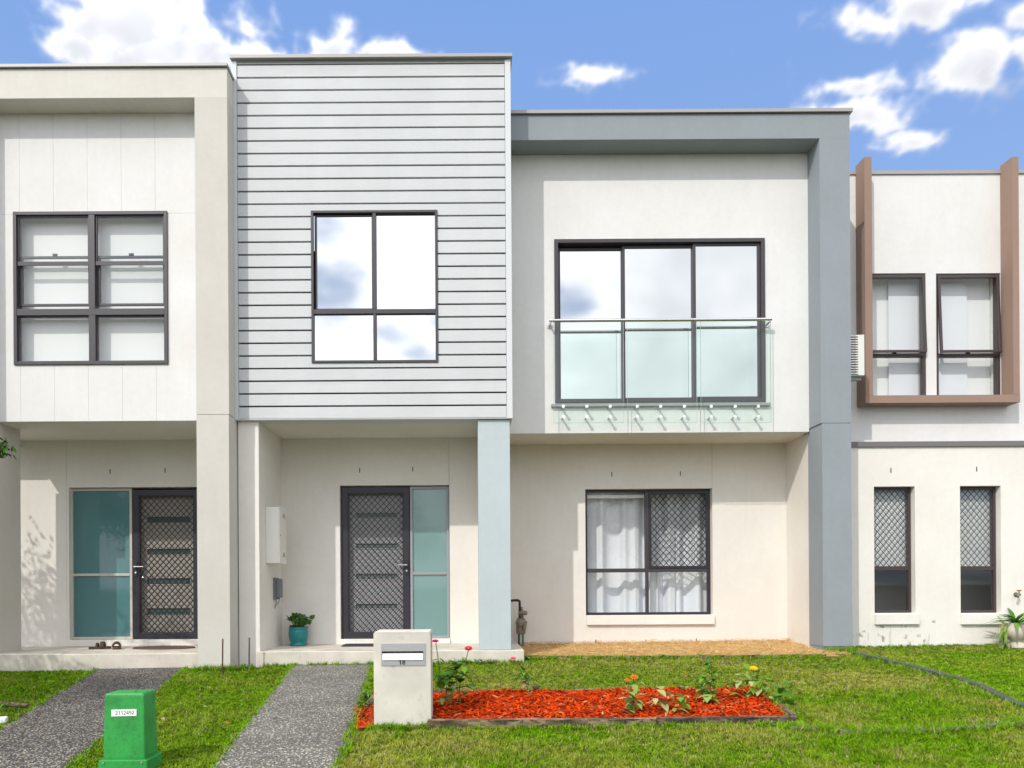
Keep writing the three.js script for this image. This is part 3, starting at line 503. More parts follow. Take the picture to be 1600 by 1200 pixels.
    for (const [a, b, c, e, dd] of [[R.x0 + w, mx, my, R.y1 - w, 0.03], [mx, R.x1 - w, my, R.y1 - w, 0.055], [R.x0 + w, mx, R.y0 + w, my, 0.03], [mx, R.x1 - w, R.y0 + w, my, 0.031]]) put(g, 'pane', pn(a - 0.004, b + 0.004, c - 0.004, e + 0.004, dG + dd), M.glass);
    const a = mx + 0.022, b = R.x1 - w + 0.006, c = my + 0.022, e = R.y1 - w + 0.006;
    put(g, 'screen_frame', frameGeo(a, b, c, e, 0.038, dG - 0.006, dG + 0.016), M.black);
    put(g, 'security_mesh', diamondMesh(a + 0.036, b - 0.036, c + 0.036, e - 0.036, dG + 0.006, 0.086, 0.096, 0.0105), M.mesh, null, 'stuff');
    put(g, 'blind_rail', rbx(R.x0 + 0.03, mx, R.y1 - 0.11, R.y1 - 0.06, dG + 0.10, dG + 0.13, 0.005), M.blind);
    const x0c = op.x0 - 0.12, x1c = op.x1 + 0.12, y0c = op.y0 - 0.12, y1c = op.y1 + 0.05, N = 260, pos = [], uv = [], idx = [];
    for (let i = 0; i <= N; i++) {
      const t = i / N, x = x0c + (x1c - x0c) * t, q = x * 1.0 + 0.10 * Math.sin(x * 4.1 + 1);
      const z = 0.052 * Math.sin(q * 16.5 + 0.8) + 0.03 * Math.sin(q * 31 + 2.0) + 0.012 * Math.sin(q * 57);
      for (const [k, y] of [[0, y0c], [1, y1c]]) { pos.push(x + 0.012 * Math.sin(q * 33), y, -(dP + 0.33) + z * (k ? 0.85 : 1.05)); uv.push(x, y); }
      if (i) { const m = (i - 1) * 2; idx.push(m, m + 2, m + 1, m + 1, m + 2, m + 3); }
    }
    const cg = new THREE.BufferGeometry(); cg.setAttribute('position', new THREE.Float32BufferAttribute(pos, 3)); cg.setAttribute('uv', new THREE.Float32BufferAttribute(uv, 2)); cg.setIndex(idx); cg.computeVertexNormals();
    put(g, 'curtain', cg, M.curtain);
    const s = rect(917, 961, 1116.5, 976, dP - 0.03);
    put(g, 'sill', rbx(s.x0, s.x1, s.y0, s.y1, dP - 0.045, dP + 0.06, 0.006), M.warmwhite);
  }
  weep(h, 956, 741, dP); weep(h, 1063, 740, dP); weep(h, 931, 1003, dP); weep(h, 1009, 1003, dP); weep(h, 1088, 1001, dP);
}
// glass balustrade standing off the wall before the opening
{
  const d = 9.40, dW = 9.52, o = thing('glass_balustrade', 'green-tinted glass balustrade with steel handrail fixed across the upstairs opening', 'balustrade', O(2.4, yAt(1030, 664, d), d));
  for (const [a, b] of [[865, 974.5], [980, 1089], [1095, 1204.5]]) { const r = rect(a, 501, b, 660.5, d), p = put(o, 'glass_panel', pn(r.x0, r.x1, r.y0, r.y1, d), M.glassGreen); put(p, 'edge', frameGeo(r.x0 - 0.0015, r.x1 + 0.0015, r.y0 - 0.0015, r.y1 + 0.0015, 0.003, d - 0.0005, d + 0.0105, 0.0005), M.glassEdge); }
  const rl = rect(858, 497, 1206, 502.5, d);
  const y = (rl.y0 + rl.y1) / 2;
  put(o, 'handrail', cyl(O(rl.x0, y, d + 0.005), O(rl.x1, y, d + 0.005), 0.021, 0.021, 14), M.chrome);
  for (const x of [rl.x0 + 0.02, rl.x1 - 0.02]) put(o, 'bracket', join([cyl(O(x, y - 0.03, d + 0.005), O(x, y - 0.03, dW), 0.012, 0.012, 10), cyl(O(x, y - 0.03, dW - 0.012), O(x, y - 0.03, dW - 0.001), 0.035, 0.035, 14), cyl(O(x, y - 0.035, d + 0.005), O(x, y, d + 0.005), 0.010, 0.010, 8)]), M.steel);
  for (const px of [880, 916.7, 953.3, 995.5, 1032, 1069, 1111, 1148.5, 1184.5]) for (const py of [635, 651]) { const p = at(px, py, d), q = put(o, 'standoff', cyl(O(p.x, p.y, d + 0.0105), O(p.x, p.y, dW), 0.013, 0.013, 12), M.steel); put(q, 'cap', cyl(O(p.x, p.y, d - 0.012), O(p.x, p.y, d - 0.0005), 0.021, 0.021, 14), M.chrome); }
}

// --- white house with brown fins (far right) --------------------------------------------------------------------------
{
  const dU = 10.3, dX = 10.07, dL = 9.75;
  const x0 = XR + 0.01, x1 = 9.6, yCapT = yAt(1460, 267, dU), yTop = yAt(1460, 272.5, dU), yB0 = yAt(1465, 698, dL), yB1 = yAt(1465, 690, dL), gy = ground(6, 9.7) - 0.25;
  const h = thing('townhouse', 'white townhouse with a brown finned surround round its upstairs windows', 'house', O(6.8, ground(6.8, 9.7), 9.8));
  const W = [rect(1350, 427, 1447, 622, dU), rect(1463, 427, 1563.5, 622, dU)];
  put(h, 'upper_wall', wall(x0, x1, yB0 - 0.3, yTop, dU, 0.24, W), M.white);
  put(h, 'parapet_cap', bx(x0, x1 + 0.03, yTop, yCapT, dU - 0.02, BACK), M.cap);
  // fins and base of the surround
  const f1a = xAt(1351.5, 430, dX), f1b = xAt(1363, 430, dX), f2a = xAt(1582.5, 430, dX), f2b = xAt(1592.5, 430, dX), fy = yAt(1350, 245, dX), by0 = yAt(1470, 629, dX), by1 = yAt(1470, 617, dX);
  put(h, 'fin', bx(f1a, f1b, by1, fy, dX, dU - 0.001), M.brown); put(h, 'fin', bx(f2a, f2b, by1, fy - 0.01, dX, dU - 0.001), M.brown);
  put(h, 'surround_base', bx(f1a - 0.002, f2b + 0.002, by0, by1 - 0.002, dX - 0.001, dU - 0.001), M.brown);
  W.forEach((r, i) => {
    const g = glazed(h, { ...r, d: dU }), w = 0.038, my = yAt((1400 + i * 110), 554, dU), d0 = dU + 0.01;
    put(g, 'frame', frameGeo(r.x0, r.x1, r.y0, r.y1, w, d0, d0 + 0.09), M.frameRed);
    put(g, 'transom', rbx(r.x0 + w, r.x1 - w, my - 0.025, my + 0.025, d0 + 0.003, d0 + 0.08, 0.004), M.frameRed);
    put(g, 'pane', pn(r.x0 + w - 0.004, r.x1 - w + 0.004, r.y0 + w, my - 0.02, d0 + 0.03), M.glass);
    // awning sash pushed open at the foot
    const a = r.x0 + w * 0.6, b = r.x1 - w * 0.6, y1 = r.y1 - w + 0.004, y0 = my + 0.012, tilt = 0.05;
    const hinge = new THREE.Matrix4().makeTranslation(0, y1, -d0).multiply(new THREE.Matrix4().makeRotationX(-tilt)).multiply(new THREE.Matrix4().makeTranslation(0, -y1, d0));
    const sf = frameGeo(a, b, y0, y1, 0.034, d0 - 0.02, d0 + 0.012); sf.applyMatrix4(hinge); put(g, 'sash', sf, M.frameRed);
    const sp = pn(a + 0.03, b - 0.03, y0 + 0.03, y1 - 0.03, d0 - 0.004); sp.applyMatrix4(hinge); put(g, 'pane', sp, M.glass);
    const off = Math.sin(tilt) * (y1 - y0);
    put(g, 'chain_winder', join([bx((a + b) / 2 - 0.03, (a + b) / 2 + 0.03, my + 0.026, my + 0.045, d0 - 0.01, d0 + 0.03), cyl(O((a + b) / 2, my + 0.036, d0 - off + 0.01), O((a + b) / 2, my + 0.036, d0), 0.004, 0.004, 6)]), M.satin);
    put(g, 'blind', bx(r.x0 + 0.004, r.x1 - 0.004, r.y0 + 0.004, r.y1 - 0.004, dU + 0.21, dU + 0.216), M.blind);
    put(g, 'blind', bx(r.x0 + (i ? 0.01 : 0.45), r.x1 - (i ? 0.36 : 0.01), r.y0 + 0.01, r.y1 - (i ? 0.06 : 0.02), dU + 0.17, dU + 0.174), M.curtain, 'nearer of two overlapping blinds');
  });
  // lower wall with a dark string course
  const L = [rect(1366, 760, 1430, 958, dL), rect(1500.5, 759, 1564, 958, dL)];
  put(h, 'lower_wall', wall(x0, x1, gy + 0.618, yB0, dL, 0.2, L), M.warmwhite);
  const xs = xAt(1462, 980, dL); put(h, 'plinth_wall', bx(x0, xs, gy, gy + 0.618, dL, dL + 0.2), M.stained, 'splashed foot of the wall'); put(h, 'plinth_wall', bx(xs, x1, gy, gy + 0.618, dL, dL + 0.2), M.warmwhite);
  put(h, 'inner_wall', bx(x0 + 0.1, x1 - 0.25, gy, yB0 - 0.05, dL + 0.75, dL + 0.85), M.interior);
  put(h, 'string_course', bx(x0, x1, yB0 + 0.001, yB1, dL - 0.025, dU - 0.001), M.course);
  L.forEach((r, i) => {
    const dG = dL + 0.085, g = glazed(h, { ...r, d: dG }), w = 0.035, fx = r.x1 - 0.004, my = yAt(1395 + i * 134, 888, dG), dB = dG + 0.09;
    put(g, 'frame', frameGeo(r.x0 + 0.002, fx, r.y0 + 0.002, r.y1 - 0.002, w, dG, dG + 0.07), M.frameRed);
    put(g, 'transom', rbx(r.x0 + w, fx - w, my - 0.03, my + 0.03, dG + 0.003, dG + 0.06, 0.004), M.frameRed);
    put(g, 'pane', pn(r.x0 + w, fx - w, my + 0.03, r.y1 - w, dG + 0.012), M.glass);
    put(g, 'pane', pn(r.x0 + w, fx - w, r.y0 + w, my - 0.03, dG + 0.012), M.glass);
    put(g, 'security_mesh', diamondMesh(r.x0 + w, fx - w, my + 0.03, r.y1 - w, dG + 0.035, 0.079, 0.094, 0.009), M.mesh, null, 'stuff');
    put(g, 'blind', bx(r.x0 + 0.005, r.x1 - 0.005, my - 0.02, r.y1 - 0.005, dB, dB + 0.006), M.blind);
    const s = rect(1366 + i * 134.3, 959, 1434 + i * 134.3, 975.5, dL);
    put(g, 'sill', rbx(s.x0, s.x1, s.y0, s.y1, dL - 0.045, dL + 0.03, 0.006), M.warmwhite);
  });
  weep(h, 1392, 735, dL); weep(h, 1526, 733, dL);
  put(h, 'side_wall', bx(x1 - 0.2, x1, gy, yTop - 0.01, dU + 0.245, BACK), M.white);
  put(h, 'back_wall', bx(x0, x1, 0, yTop - 0.01, BACK, BACK + 0.2), M.cream);
  put(h, 'roof', bx(x0, x1 - 0.21, yTop - 0.5, yTop - 0.4, dU + 0.25, BACK), M.cap);
}
// --- next house along on the left, set back, mostly outside the picture: its overhang shades the porch wall
{
  const dU = 9.55, ySof = yAt(170, 658, 8.905), yT = 6.6;
  const h = thing('townhouse', 'set-back cream townhouse adjoining the outer pillar of the beige house', 'house', O(-8.2, 0.3, 9.6));
  const r = { x0: -9.0, x1: -7.6, y0: 4.2, y1: 5.7, d: dU };
  put(h, 'upper_wall', wall(-10.2, XL - 0.02, ySof, yT, dU, 0.24, [r]), M.cream);
  const g = glazed(h, r); put(g, 'frame', frameGeo(r.x0, r.x1, r.y0, r.y1, 0.05, dU - 0.01, dU + 0.08), M.frame); put(g, 'pane', bx(r.x0 + 0.04, r.x1 - 0.04, r.y0 + 0.04, r.y1 - 0.04, dU + 0.03, dU + 0.036), M.mirror);
  put(h, 'soffit', bx(-10.2, XL - 0.02, ySof + 0.003, ySof + 0.3, dU + 0.242, BACK), M.porch);
  put(h, 'parapet_cap', bx(-10.23, XL - 0.035, yT, yT + 0.05, dU - 0.03, BACK), M.cap);
  put(h, 'back_wall', bx(-10.2, XL - 0.02, 0, yT, BACK, BACK + 0.2), M.cream);
  put(h, 'side_wall', bx(-10.2, -10.0, 0, yT - 0.002, 10.31, BACK - 0.002), M.cream);
}

// ================================================================ THINGS ON AND ROUND THE HOUSES
const floorM = yAt(600, 1006, 10.0), floorL = yAt(200, 1009, 10.06);
// letterbox pillar
{
  const d = 5.5, x0 = xAt(584, 1060, d), x1 = xAt(673, 1060, d), g0 = ground(-0.5, d) - 0.05, yT = yAt(628, 990, d), o = thing('letterbox', 'rendered white letterbox pillar with steel slot plate numbered 18', 'letterbox', O((x0 + x1) / 2, g0 + 0.05, d + 0.15));
  const p = rect(595.5, 1005.5, 664.5, 1040, d - 0.006), s = rect(597, 1017.5, 661.5, 1030, d - 0.006);
  put(o, 'pillar', join([wall(x0, x1, g0, yT, d, 0.10, [{ x0: s.x0, x1: s.x1, y0: s.y0, y1: s.y1 }]), rbx(x0 + 0.0005, x1 - 0.0005, g0, yT - 0.0005, d + 0.10, d + 0.30, 0.004)]), M.letterbox);
  const cap = new THREE.Shape(); cap.setFromPoints([[x0, yT], [x1, yT], [x1 - 0.008, yT + 0.012], [x0 + 0.014, yT + 0.012]].map(([a, b]) => new THREE.Vector2(a, b)));
  const cg = new THREE.ExtrudeGeometry(cap, { depth: 0.292, bevelEnabled: true, bevelSize: 0.002, bevelThickness: 0.003, bevelSegments: 1 }); cg.translate(0, 0.001, -d - 0.297); put(o, 'pillar_cap', metric(cg), M.letterbox);
  const plate = put(o, 'face_plate', wall(p.x0, p.x1, p.y0, p.y1, d - 0.006, 0.005, [{ x0: s.x0, x1: s.x1, y0: s.y0, y1: s.y1 }]), M.satin);
  const fl = bx(s.x0 + 0.003, s.x1 - 0.003, -0.050, 0, -0.002, 0.002); fl.rotateX(-0.36); fl.translate(0, s.y1 - 0.019, -(d + 0.004));
  const flapPos = new THREE.Matrix4(); put(o, 'flap', fl, M.chrome);
  const t = textGeo('18', 0.035, font, 0.003); const tp = at(628, 1034.8, d - 0.010); t.translate(tp.x, tp.y, -(d - 0.0062)); put(plate, 'number', t, M.ink);
}
// green service pillar
{
  const b = onGround(193, 1207), yaw = 0.0, o = thing('service_pillar', 'moulded green plastic service pillar with a white number sticker on the grass', 'utility box', b);
  const d = -b.z, k = d / F, w = 68 * k, H = (1207 - 1084) * k;
  const taper = (w0, w1, dp0, dp1, y0, y1, r) => { const g = new RoundedBoxGeometry(1, 1, 1, 3, r); const p = g.attributes.position; for (let i = 0; i < p.count; i++) { const t = p.getY(i) + 0.5; p.setXYZ(i, p.getX(i) * (w0 + (w1 - w0) * t), y0 + (y1 - y0) * t, p.getZ(i) * (dp0 + (dp1 - dp0) * t)); } g.computeVertexNormals(); return metric(g); };
  const place = (g) => { g.rotateY(yaw); g.translate(b.x, b.y, b.z - 0.1); return g; };
  const yB = H * 0.16;
  put(o, 'base', place(taper(w * 1.14, w * 1.12, w * 0.86, w * 0.84, -0.06, yB, 0.035)), M.green);
  put(o, 'body', place(taper(w * 0.97, w * 0.91, w * 0.70, w * 0.62, yB - 0.004, H, 0.05)), M.green);
  put(o, 'seam', place((() => { const g = new THREE.BoxGeometry(w * 1.0, 0.006, w * 0.75); g.translate(0, yB + 0.002, 0); return g; })()), M.green);
  put(o, 'lid_recess', place((() => { const g = new RoundedBoxGeometry(w * 0.28, 0.006, w * 0.18, 2, 0.002); g.translate(0, H + 0.001, 0); return g; })()), M.green);
  for (const sx of [-1, 1]) put(o, 'screw', place((() => { const g = new THREE.CylinderGeometry(0.006, 0.006, 0.006, 10); g.rotateX(Math.PI / 2); g.translate(sx * w * 0.44, yB * 0.82, w * 0.43); return g; })()), M.satin);
  const zf = (y) => (w * 0.70 + (w * 0.62 - w * 0.70) * (y - yB) / (H - yB)) / 2, ly = H * 0.755, tilt = -Math.atan2((w * 0.08) / 2, H - yB);
  const lab = new THREE.BoxGeometry(w * 0.58, w * 0.155, 0.002); lab.rotateX(tilt); lab.rotateZ(0.02); lab.translate(0, ly, zf(ly) + 0.0025); const s = put(o, 'sticker', place(lab), M.label);
  const t = textGeo('2112492', w * 0.082, fontR, 0.001); t.rotateX(tilt); t.rotateZ(0.02); t.translate(w * 0.02, ly, zf(ly) + 0.0036); put(s, 'number', place(t), M.ink);
}
// meter box and grey connection box on the porch side wall
{
  const X = meterX, dn = 9.22, df = 9.56, xo = xAt(437, 836, dn), y1 = yAt(426, 792, dn), y0 = yAt(426, 880, dn);
  const o = thing('meter_box', 'white metal meter box on the side wall of the middle porch', 'meter box', O(X, y0, (dn + df) / 2));
  put(o, 'cabinet', rbx(X + 0.001, xo - 0.013, y0, y1, dn, df, 0.006), M.meterWhite);
  put(o, 'lid', rbx(xo - 0.012, xo, y0 - 0.004, y1 + 0.006, dn - 0.006, df + 0.006, 0.004), M.meterWhite);
  for (const py of [806, 867]) { const y = yAt(441, py, 9.4), m = (dn + df) / 2 + 0.03, q = [[-0.06, -0.03, 0, 0.03], [0.06, -0.03, 0, 0.03], [-0.035, -0.008, 0.035, -0.008]]; put(o, 'vent_bracket', join(q.map(([a, b, c, e]) => cyl(O(xo + 0.004, y + b, m + a), O(xo + 0.004, y + e, m + c), 0.004, 0.004, 6))), M.frameGrey); }
  put(o, 'latch', cyl(O(xo - 0.001, (y0 + y1) / 2, dn + 0.03), O(xo + 0.01, (y0 + y1) / 2, dn + 0.03), 0.010, 0.010, 10), M.satin);
  const e = thing('connection_box', 'small grey plastic connection box with a hanging cable below the meter box', 'connection box', O(X, yAt(431, 940, 9.6), 9.65));
  const b1 = yAt(432, 904, 9.6), b0 = yAt(432, 934, 9.6);
  put(e, 'base', rbx(X + 0.001, X + 0.035, b0 - 0.02, b1 + 0.01, 9.55, 9.74, 0.01), M.plasticGrey); put(e, 'lid', rbx(X + 0.036, X + 0.085, b0, b1, 9.56, 9.73, 0.012), M.plasticGrey);
  put(e, 'cable', join([tube([O(X + 0.03, b0 - 0.01, 9.6), O(X + 0.035, b0 - 0.06, 9.6), O(X + 0.02, b0 - 0.10, 9.61), O(X + 0.004, b0 - 0.14, 9.62)], 0.007), tube([O(X + 0.05, b0, 9.66), O(X + 0.055, b0 - 0.04, 9.66), O(X + 0.03, b0 - 0.09, 9.65), O(X + 0.004, b0 - 0.11, 9.65)], 0.006)]), M.frameGrey);
  put(e, 'gland', cyl(O(X + 0.05, b0 - 0.018, 9.66), O(X + 0.05, b0 + 0.002, 9.66), 0.012, 0.012, 10), M.plasticGrey);
}
// teal pot with a succulent
{
  const d = 9.80, c = at(466.5, 1007, d), o = thing('potted_plant', 'leafy succulent in a glazed teal pot on the middle porch', 'potted plant', O(c.x, floorM, d)), k = d / F, s = 29.5 * k;
  const p = O(c.x, floorM, d);
  put(o, 'pot', lathe([[0, 0.002], [0.118, 0.002], [0.122, 0.012], [0.118, 0.03], [0.106, 0.036], [0.118, 0.07], [0.132, 0.13], [0.136, 0.18], [0.130, 0.215], [0.126, 0.228], [0.134, 0.236], [0.138, 0.246], [0.136, 0.258], [0.126, 0.258], [0.122, 0.235], [0, 0.235]].map(([r, y]) => [r * s / 0.262, y * s / 0.262]), p, 36), M.pot);
  put(o, 'saucer', rbx(p.x - 0.12, p.x + 0.01, p.y + s, p.y + s + 0.02, d - 0.02, d + 0.06, 0.008), M.black);
  put(o, 'soil', cyl(O(p.x, p.y + s - 0.03, d), O(p.x, p.y + s - 0.012, d), 0.118 * s / 0.262, 0.118 * s / 0.262, 20), M.potSoil);
  const R = rng(5), stems = [];
  const bulb = new THREE.SphereGeometry(1, 6, 4);
  for (let i = 0; i < 20; i++) {
    const a = R() * 6.28, sp = 0.03 + 0.11 * R(), top = O(p.x + Math.cos(a) * sp * 1.3 + 0.03, p.y + s + 0.05 + 0.13 * R() * (1.2 - sp * 4), d - Math.sin(a) * sp), lst = [];
    stems.push(cyl(O(p.x + Math.cos(a) * 0.03, p.y + s - 0.02, d - Math.sin(a) * 0.03), top, 0.008, 0.005, 5));
    for (let j = 0; j < 14; j++) { const g = bulb.clone(); g.scale(0.027, 0.006, 0.015); g.translate(0.028, 0, 0); g.rotateZ(0.2 + R() * 0.9); g.rotateY(j * 2.4 + R()); g.translate(top.x, top.y - 0.05 * R() + 0.012, top.z); lst.push(g); }
    put(o, 'leaf_rosette', join(lst), i % 3 ? M.succulent : M.leafA);
  }
  put(o, 'stem', join(stems), M.stem);
}
// doormats and sandals
{
  const mk = (px, py, pd, w, dp, y, m, label) => { const c = at(px, py, pd), g = new RoundedBoxGeometry(w, 0.014, dp, 2, 0.006); const o = put(null, 'doormat', (g.translate(c.x, y + 0.0085, -pd), metric(g)), m); tag(o, label, 'doormat'); };
  { const c = at(254, 1008, 9.55), g = new THREE.CylinderGeometry(0.40, 0.41, 0.014, 40); g.scale(1, 1, 0.55); g.translate(c.x, floorL + 0.009, -9.6); tag(put(null, 'doormat', g, M.mat1), 'brown oval doormat before the taupe screened door', 'doormat'); }
  mk(575, 1006, 9.72, 0.66, 0.36, floorM, M.mat2, 'black rectangular doormat before the grey screened door');
  const sandal = (px, d, yaw, label) => {
    const c = at(px, 1008, d), p = O(c.x, floorL + 0.001, d), o = thing('sandal', label, 'sandal', p, 'pair of sandals left on the porch');
    const s = new THREE.Shape(); s.moveTo(-0.13, 0); s.bezierCurveTo(-0.135, 0.05, -0.06, 0.042, 0, 0.04); s.bezierCurveTo(0.06, 0.05, 0.13, 0.06, 0.13, 0); s.bezierCurveTo(0.13, -0.06, 0.06, -0.045, 0, -0.04); s.bezierCurveTo(-0.06, -0.042, -0.135, -0.05, -0.13, 0);
    const pl = (g) => { g.rotateY(yaw); g.translate(p.x, p.y, p.z); return g; };
    const g = new THREE.ExtrudeGeometry(s, { depth: 0.022, bevelEnabled: true, bevelSize: 0.004, bevelThickness: 0.004, bevelSegments: 2, curveSegments: 10 }); g.rotateX(-Math.PI / 2); g.translate(0, 0.004, 0); put(o, 'sole', pl(g), M.leather);
    const band = new THREE.TorusGeometry(0.047, 0.012, 6, 18, Math.PI); band.scale(1, 1.35, 2.6); band.rotateY(Math.PI / 2); band.translate(0.035, 0.022, 0); put(o, 'strap', pl(band), M.leather);
    const b2 = new THREE.TorusGeometry(0.044, 0.010, 6, 18, Math.PI); b2.scale(1, 1.15, 1.6); b2.rotateY(Math.PI / 2); b2.translate(-0.03, 0.022, 0); put(o, 'strap', pl(b2), M.leather);
    const bk = new THREE.BoxGeometry(0.022, 0.016, 0.004); bk.rotateX(-0.5); bk.translate(0.035, 0.075, 0.034); put(o, 'buckle', pl(bk), M.satin);
  };
  sandal(156, 9.55, 0.25, 'brown leather sandal lying side-on before the teal sidelight'); sandal(182, 9.55, -1.1, 'brown leather sandal turned toe-out with its buckle showing');
}
// gas meter and pipes by the dividing wall
{
  const d = 10.12, P = (px, py, dd = d) => at(px, py, dd), b = P(815, 1008), o = thing('gas_meter', 'weathered taupe gas meter with black and green pipes beside the pale blue column', 'gas meter', O(b.x, ground(b.x, d), d));
  const c = P(814.5, 978), k = d / F;
  put(o, 'inlet_pipe', tube([P(799, 938.5, 10.2), P(807, 938), P(811.5, 939), P(812, 944), P(812, 968)], 2.0 * k, 24, 8), M.black);
  put(o, 'body', lathe([[0, -13], [5, -13], [7.4, -11], [7.6, 3], [8.6, 4], [8.6, 7], [7.4, 8], [6, 12], [0, 12]].map(([r, y]) => [r * k, y * k]), P(814, 978), 20), M.taupe);
  put(o, 'regulator', join([lathe([[0, -3], [6, -3], [7.5, -1], [7.5, 1], [6, 3], [3, 4], [0, 4]].map(([r, y]) => [r * k, y * k]), P(817, 958), 18), cyl(P(812, 962), P(823, 956), 2.6 * k, 2.2 * k, 10), cyl(P(816, 966), P(815, 948), 2.4 * k, 1.6 * k, 8), cyl(P(821, 970), P(819, 982), 3 * k, 3.4 * k, 10)]), M.taupe);
  put(o, 'valve', join([cyl(P(814.5, 975, d - 0.1), P(814.5, 975, d), 3.0 * k, 3.4 * k, 12), cyl(P(819, 974, d - 0.07), P(819, 983, d - 0.07), 2.0 * k, 2.6 * k, 8)]), M.taupe);
  put(o, 'outlet_pipe', cyl(P(817, 980, d - 0.05), O(P(817, 1000, d - 0.05).x, ground(0.8, d) - 0.05, d - 0.05), 1.5 * k, 1.5 * k, 10), M.pipeGreen);
  put(o, 'riser_pipe', cyl(O(P(811, 990).x, P(811, 990).y, d + 0.02), O(P(811, 1000).x, ground(0.8, d) - 0.05, d + 0.02), 1.5 * k, 1.5 * k, 10), M.black);
}
// air conditioner on the side wall between the last two houses
{
  const d0 = 9.62, x1 = xAt(1351, 556, d0), xs = xAt(1340.5, 556, d0), y1 = yAt(1340, 522.5, d0), y0 = yAt(1340, 587, d0), x0 = XR + 0.05;
  const o = thing('air_conditioner', 'white air conditioner unit mounted beside the brown fin', 'air conditioner', O((x0 + x1) / 2, y0, d0 + 0.3));
  put(o, 'casing', rbx(x0, x1, y0, y1, d0 + 0.012, d0 + 0.55, 0.012), M.plastic);
  put(o, 'grille_back', bx(x0 + 0.02, xs, y0 + 0.03, y1 - 0.02, d0 + 0.009, d0 + 0.013), M.black);
  const n = 15; for (let i = 0; i <= n; i++) { const y = y0 + 0.03 + (y1 - y0 - 0.05) * i / n; put(o, 'louvre', rbx(x0 + 0.01, xs + 0.004, y - 0.010, y + 0.010, d0 - 0.006, d0 + 0.0125, 0.003, 1), M.plastic); }
  put(o, 'front_panel', rbx(xs + 0.005, x1 - 0.002, y0 + 0.004, y1 - 0.004, d0, d0 + 0.011, 0.004), M.plastic);
  put(o, 'bracket', join([bx(XR - 0.006, x1 - 0.02, y0 - 0.045, y0 - 0.001, d0 + 0.05, d0 + 0.09), bx(XR - 0.006, x1 - 0.02, y0 - 0.045, y0 - 0.001, d0 + 0.45, d0 + 0.49), bx(XR - 0.006, XR + 0.03, y0 - 0.16, y0 - 0.045, d0 + 0.05, d0 + 0.09)]), M.frameGrey);
}
// garden tap
{
  const d = 9.75, p = at(1587, 929, d), o = thing('garden_tap', 'small brass garden tap on the white wall above the urn planter', 'tap', O(p.x, p.y, d));
  put(o, 'flange', cyl(O(p.x, p.y, d - 0.008), O(p.x, p.y, d - 0.001), 0.032, 0.032, 14), M.taupe);
  put(o, 'spout', tube([O(p.x, p.y, d - 0.002), O(p.x + 0.005, p.y, d - 0.06), O(p.x - 0.025, p.y + 0.004, d - 0.09), O(p.x - 0.05, p.y - 0.03, d - 0.10)], 0.016, 14, 8), M.taupe);
  put(o, 'handle', join([cyl(O(p.x, p.y, d - 0.06), O(p.x, p.y + 0.055, d - 0.06), 0.008, 0.008, 8), cyl(O(p.x - 0.028, p.y + 0.055, d - 0.06), O(p.x + 0.028, p.y + 0.055, d - 0.06), 0.008, 0.008, 8)]), M.rust);
}

// ================================================================ GARDEN BED
const bedF = 5.47, bedB = 6.78;
const bedLx = -0.90, bedRf = xAt(1243, 1132, bedF), bedRb = xAt(1180, 1092, bedB);
{
  const o = thing('garden_bed', 'raised garden bed edged with weathered timber sleepers', 'garden bed', O(0.8, ground(0.8, 6), 6));
  const gF = ground(1, bedF), gB = ground(1, bedB), lx = xAt(668, 1135, bedF);
  const bent = (x0, x1, y0, y1, dn, df, sd) => { const g = rbx(x0, x1, y0, y1, dn, df, 0.008, 1); return g; };
  const xm = lx + (bedRf - lx) * 0.62;
  put(o, 'sleeper', bent(lx, xm - 0.004, gF - 0.12, gF + 0.070, bedF - 0.045, bedF, 1), M.sleeper, 'pale front sleeper'); put(o, 'sleeper', bent(xm + 0.004, bedRf, gF - 0.11, gF + 0.076, bedF - 0.042, bedF + 0.003, 2), M.sleeperDark, 'greyer front sleeper');
  const bm = 1.0; put(o, 'sleeper', bent(bedLx + 0.1, bm - 0.004, gB - 0.12, gB + 0.040, bedB, bedB + 0.045, 3), M.sleeperDark); put(o, 'sleeper', bent(bm + 0.004, bedRb + 0.05, gB - 0.12, gB + 0.045, bedB, bedB + 0.042, 4), M.sleeper);
  const end = (xa, da, xb, db, y, m) => { const L = Math.hypot(xb - xa, db - da), g = new RoundedBoxGeometry(L, 0.17, 0.045, 1, 0.008); g.rotateY(Math.atan2(db - da, xb - xa)); g.translate((xa + xb) / 2, y, -(da + db) / 2); put(o, 'sleeper', metric(g), m); };
  end(bedRf + 0.0, bedF + 0.02, bedRb + 0.05, bedB - 0.02, ground(2.6, 6.1) - 0.042, M.sleeper);
  const st = at(838, 1082, bedB - 0.03); put(o, 'stake', rbx(st.x - 0.03, st.x + 0.03, gB - 0.1, gB + 0.09, bedB - 0.05, bedB - 0.002, 0.008), M.sleeperDark);
  const lg = line([578, 1108], [588, 1090]); put(o, 'log', cyl(lg[0].clone().add(new V3(0, 0.03, 0)), lg[1].clone().add(new V3(0.03, 0.035, 0)), 0.05, 0.045, 12), M.sleeper);
}
function inBed(x, d) { if (d < bedF || d > bedB) return false; const t = (d - bedF) / (bedB - bedF); return x > -0.72 - 0.17 * t && x < bedRf + (bedRb - bedRf) * t; }
const mulchY = (x, d) => ground(x, d) + 0.012 + 0.035 * smooth(bedF, bedF + 0.35, d) * (0.6 + 0.5 * n3(x * 2.2, 4.4, d * 2.2));
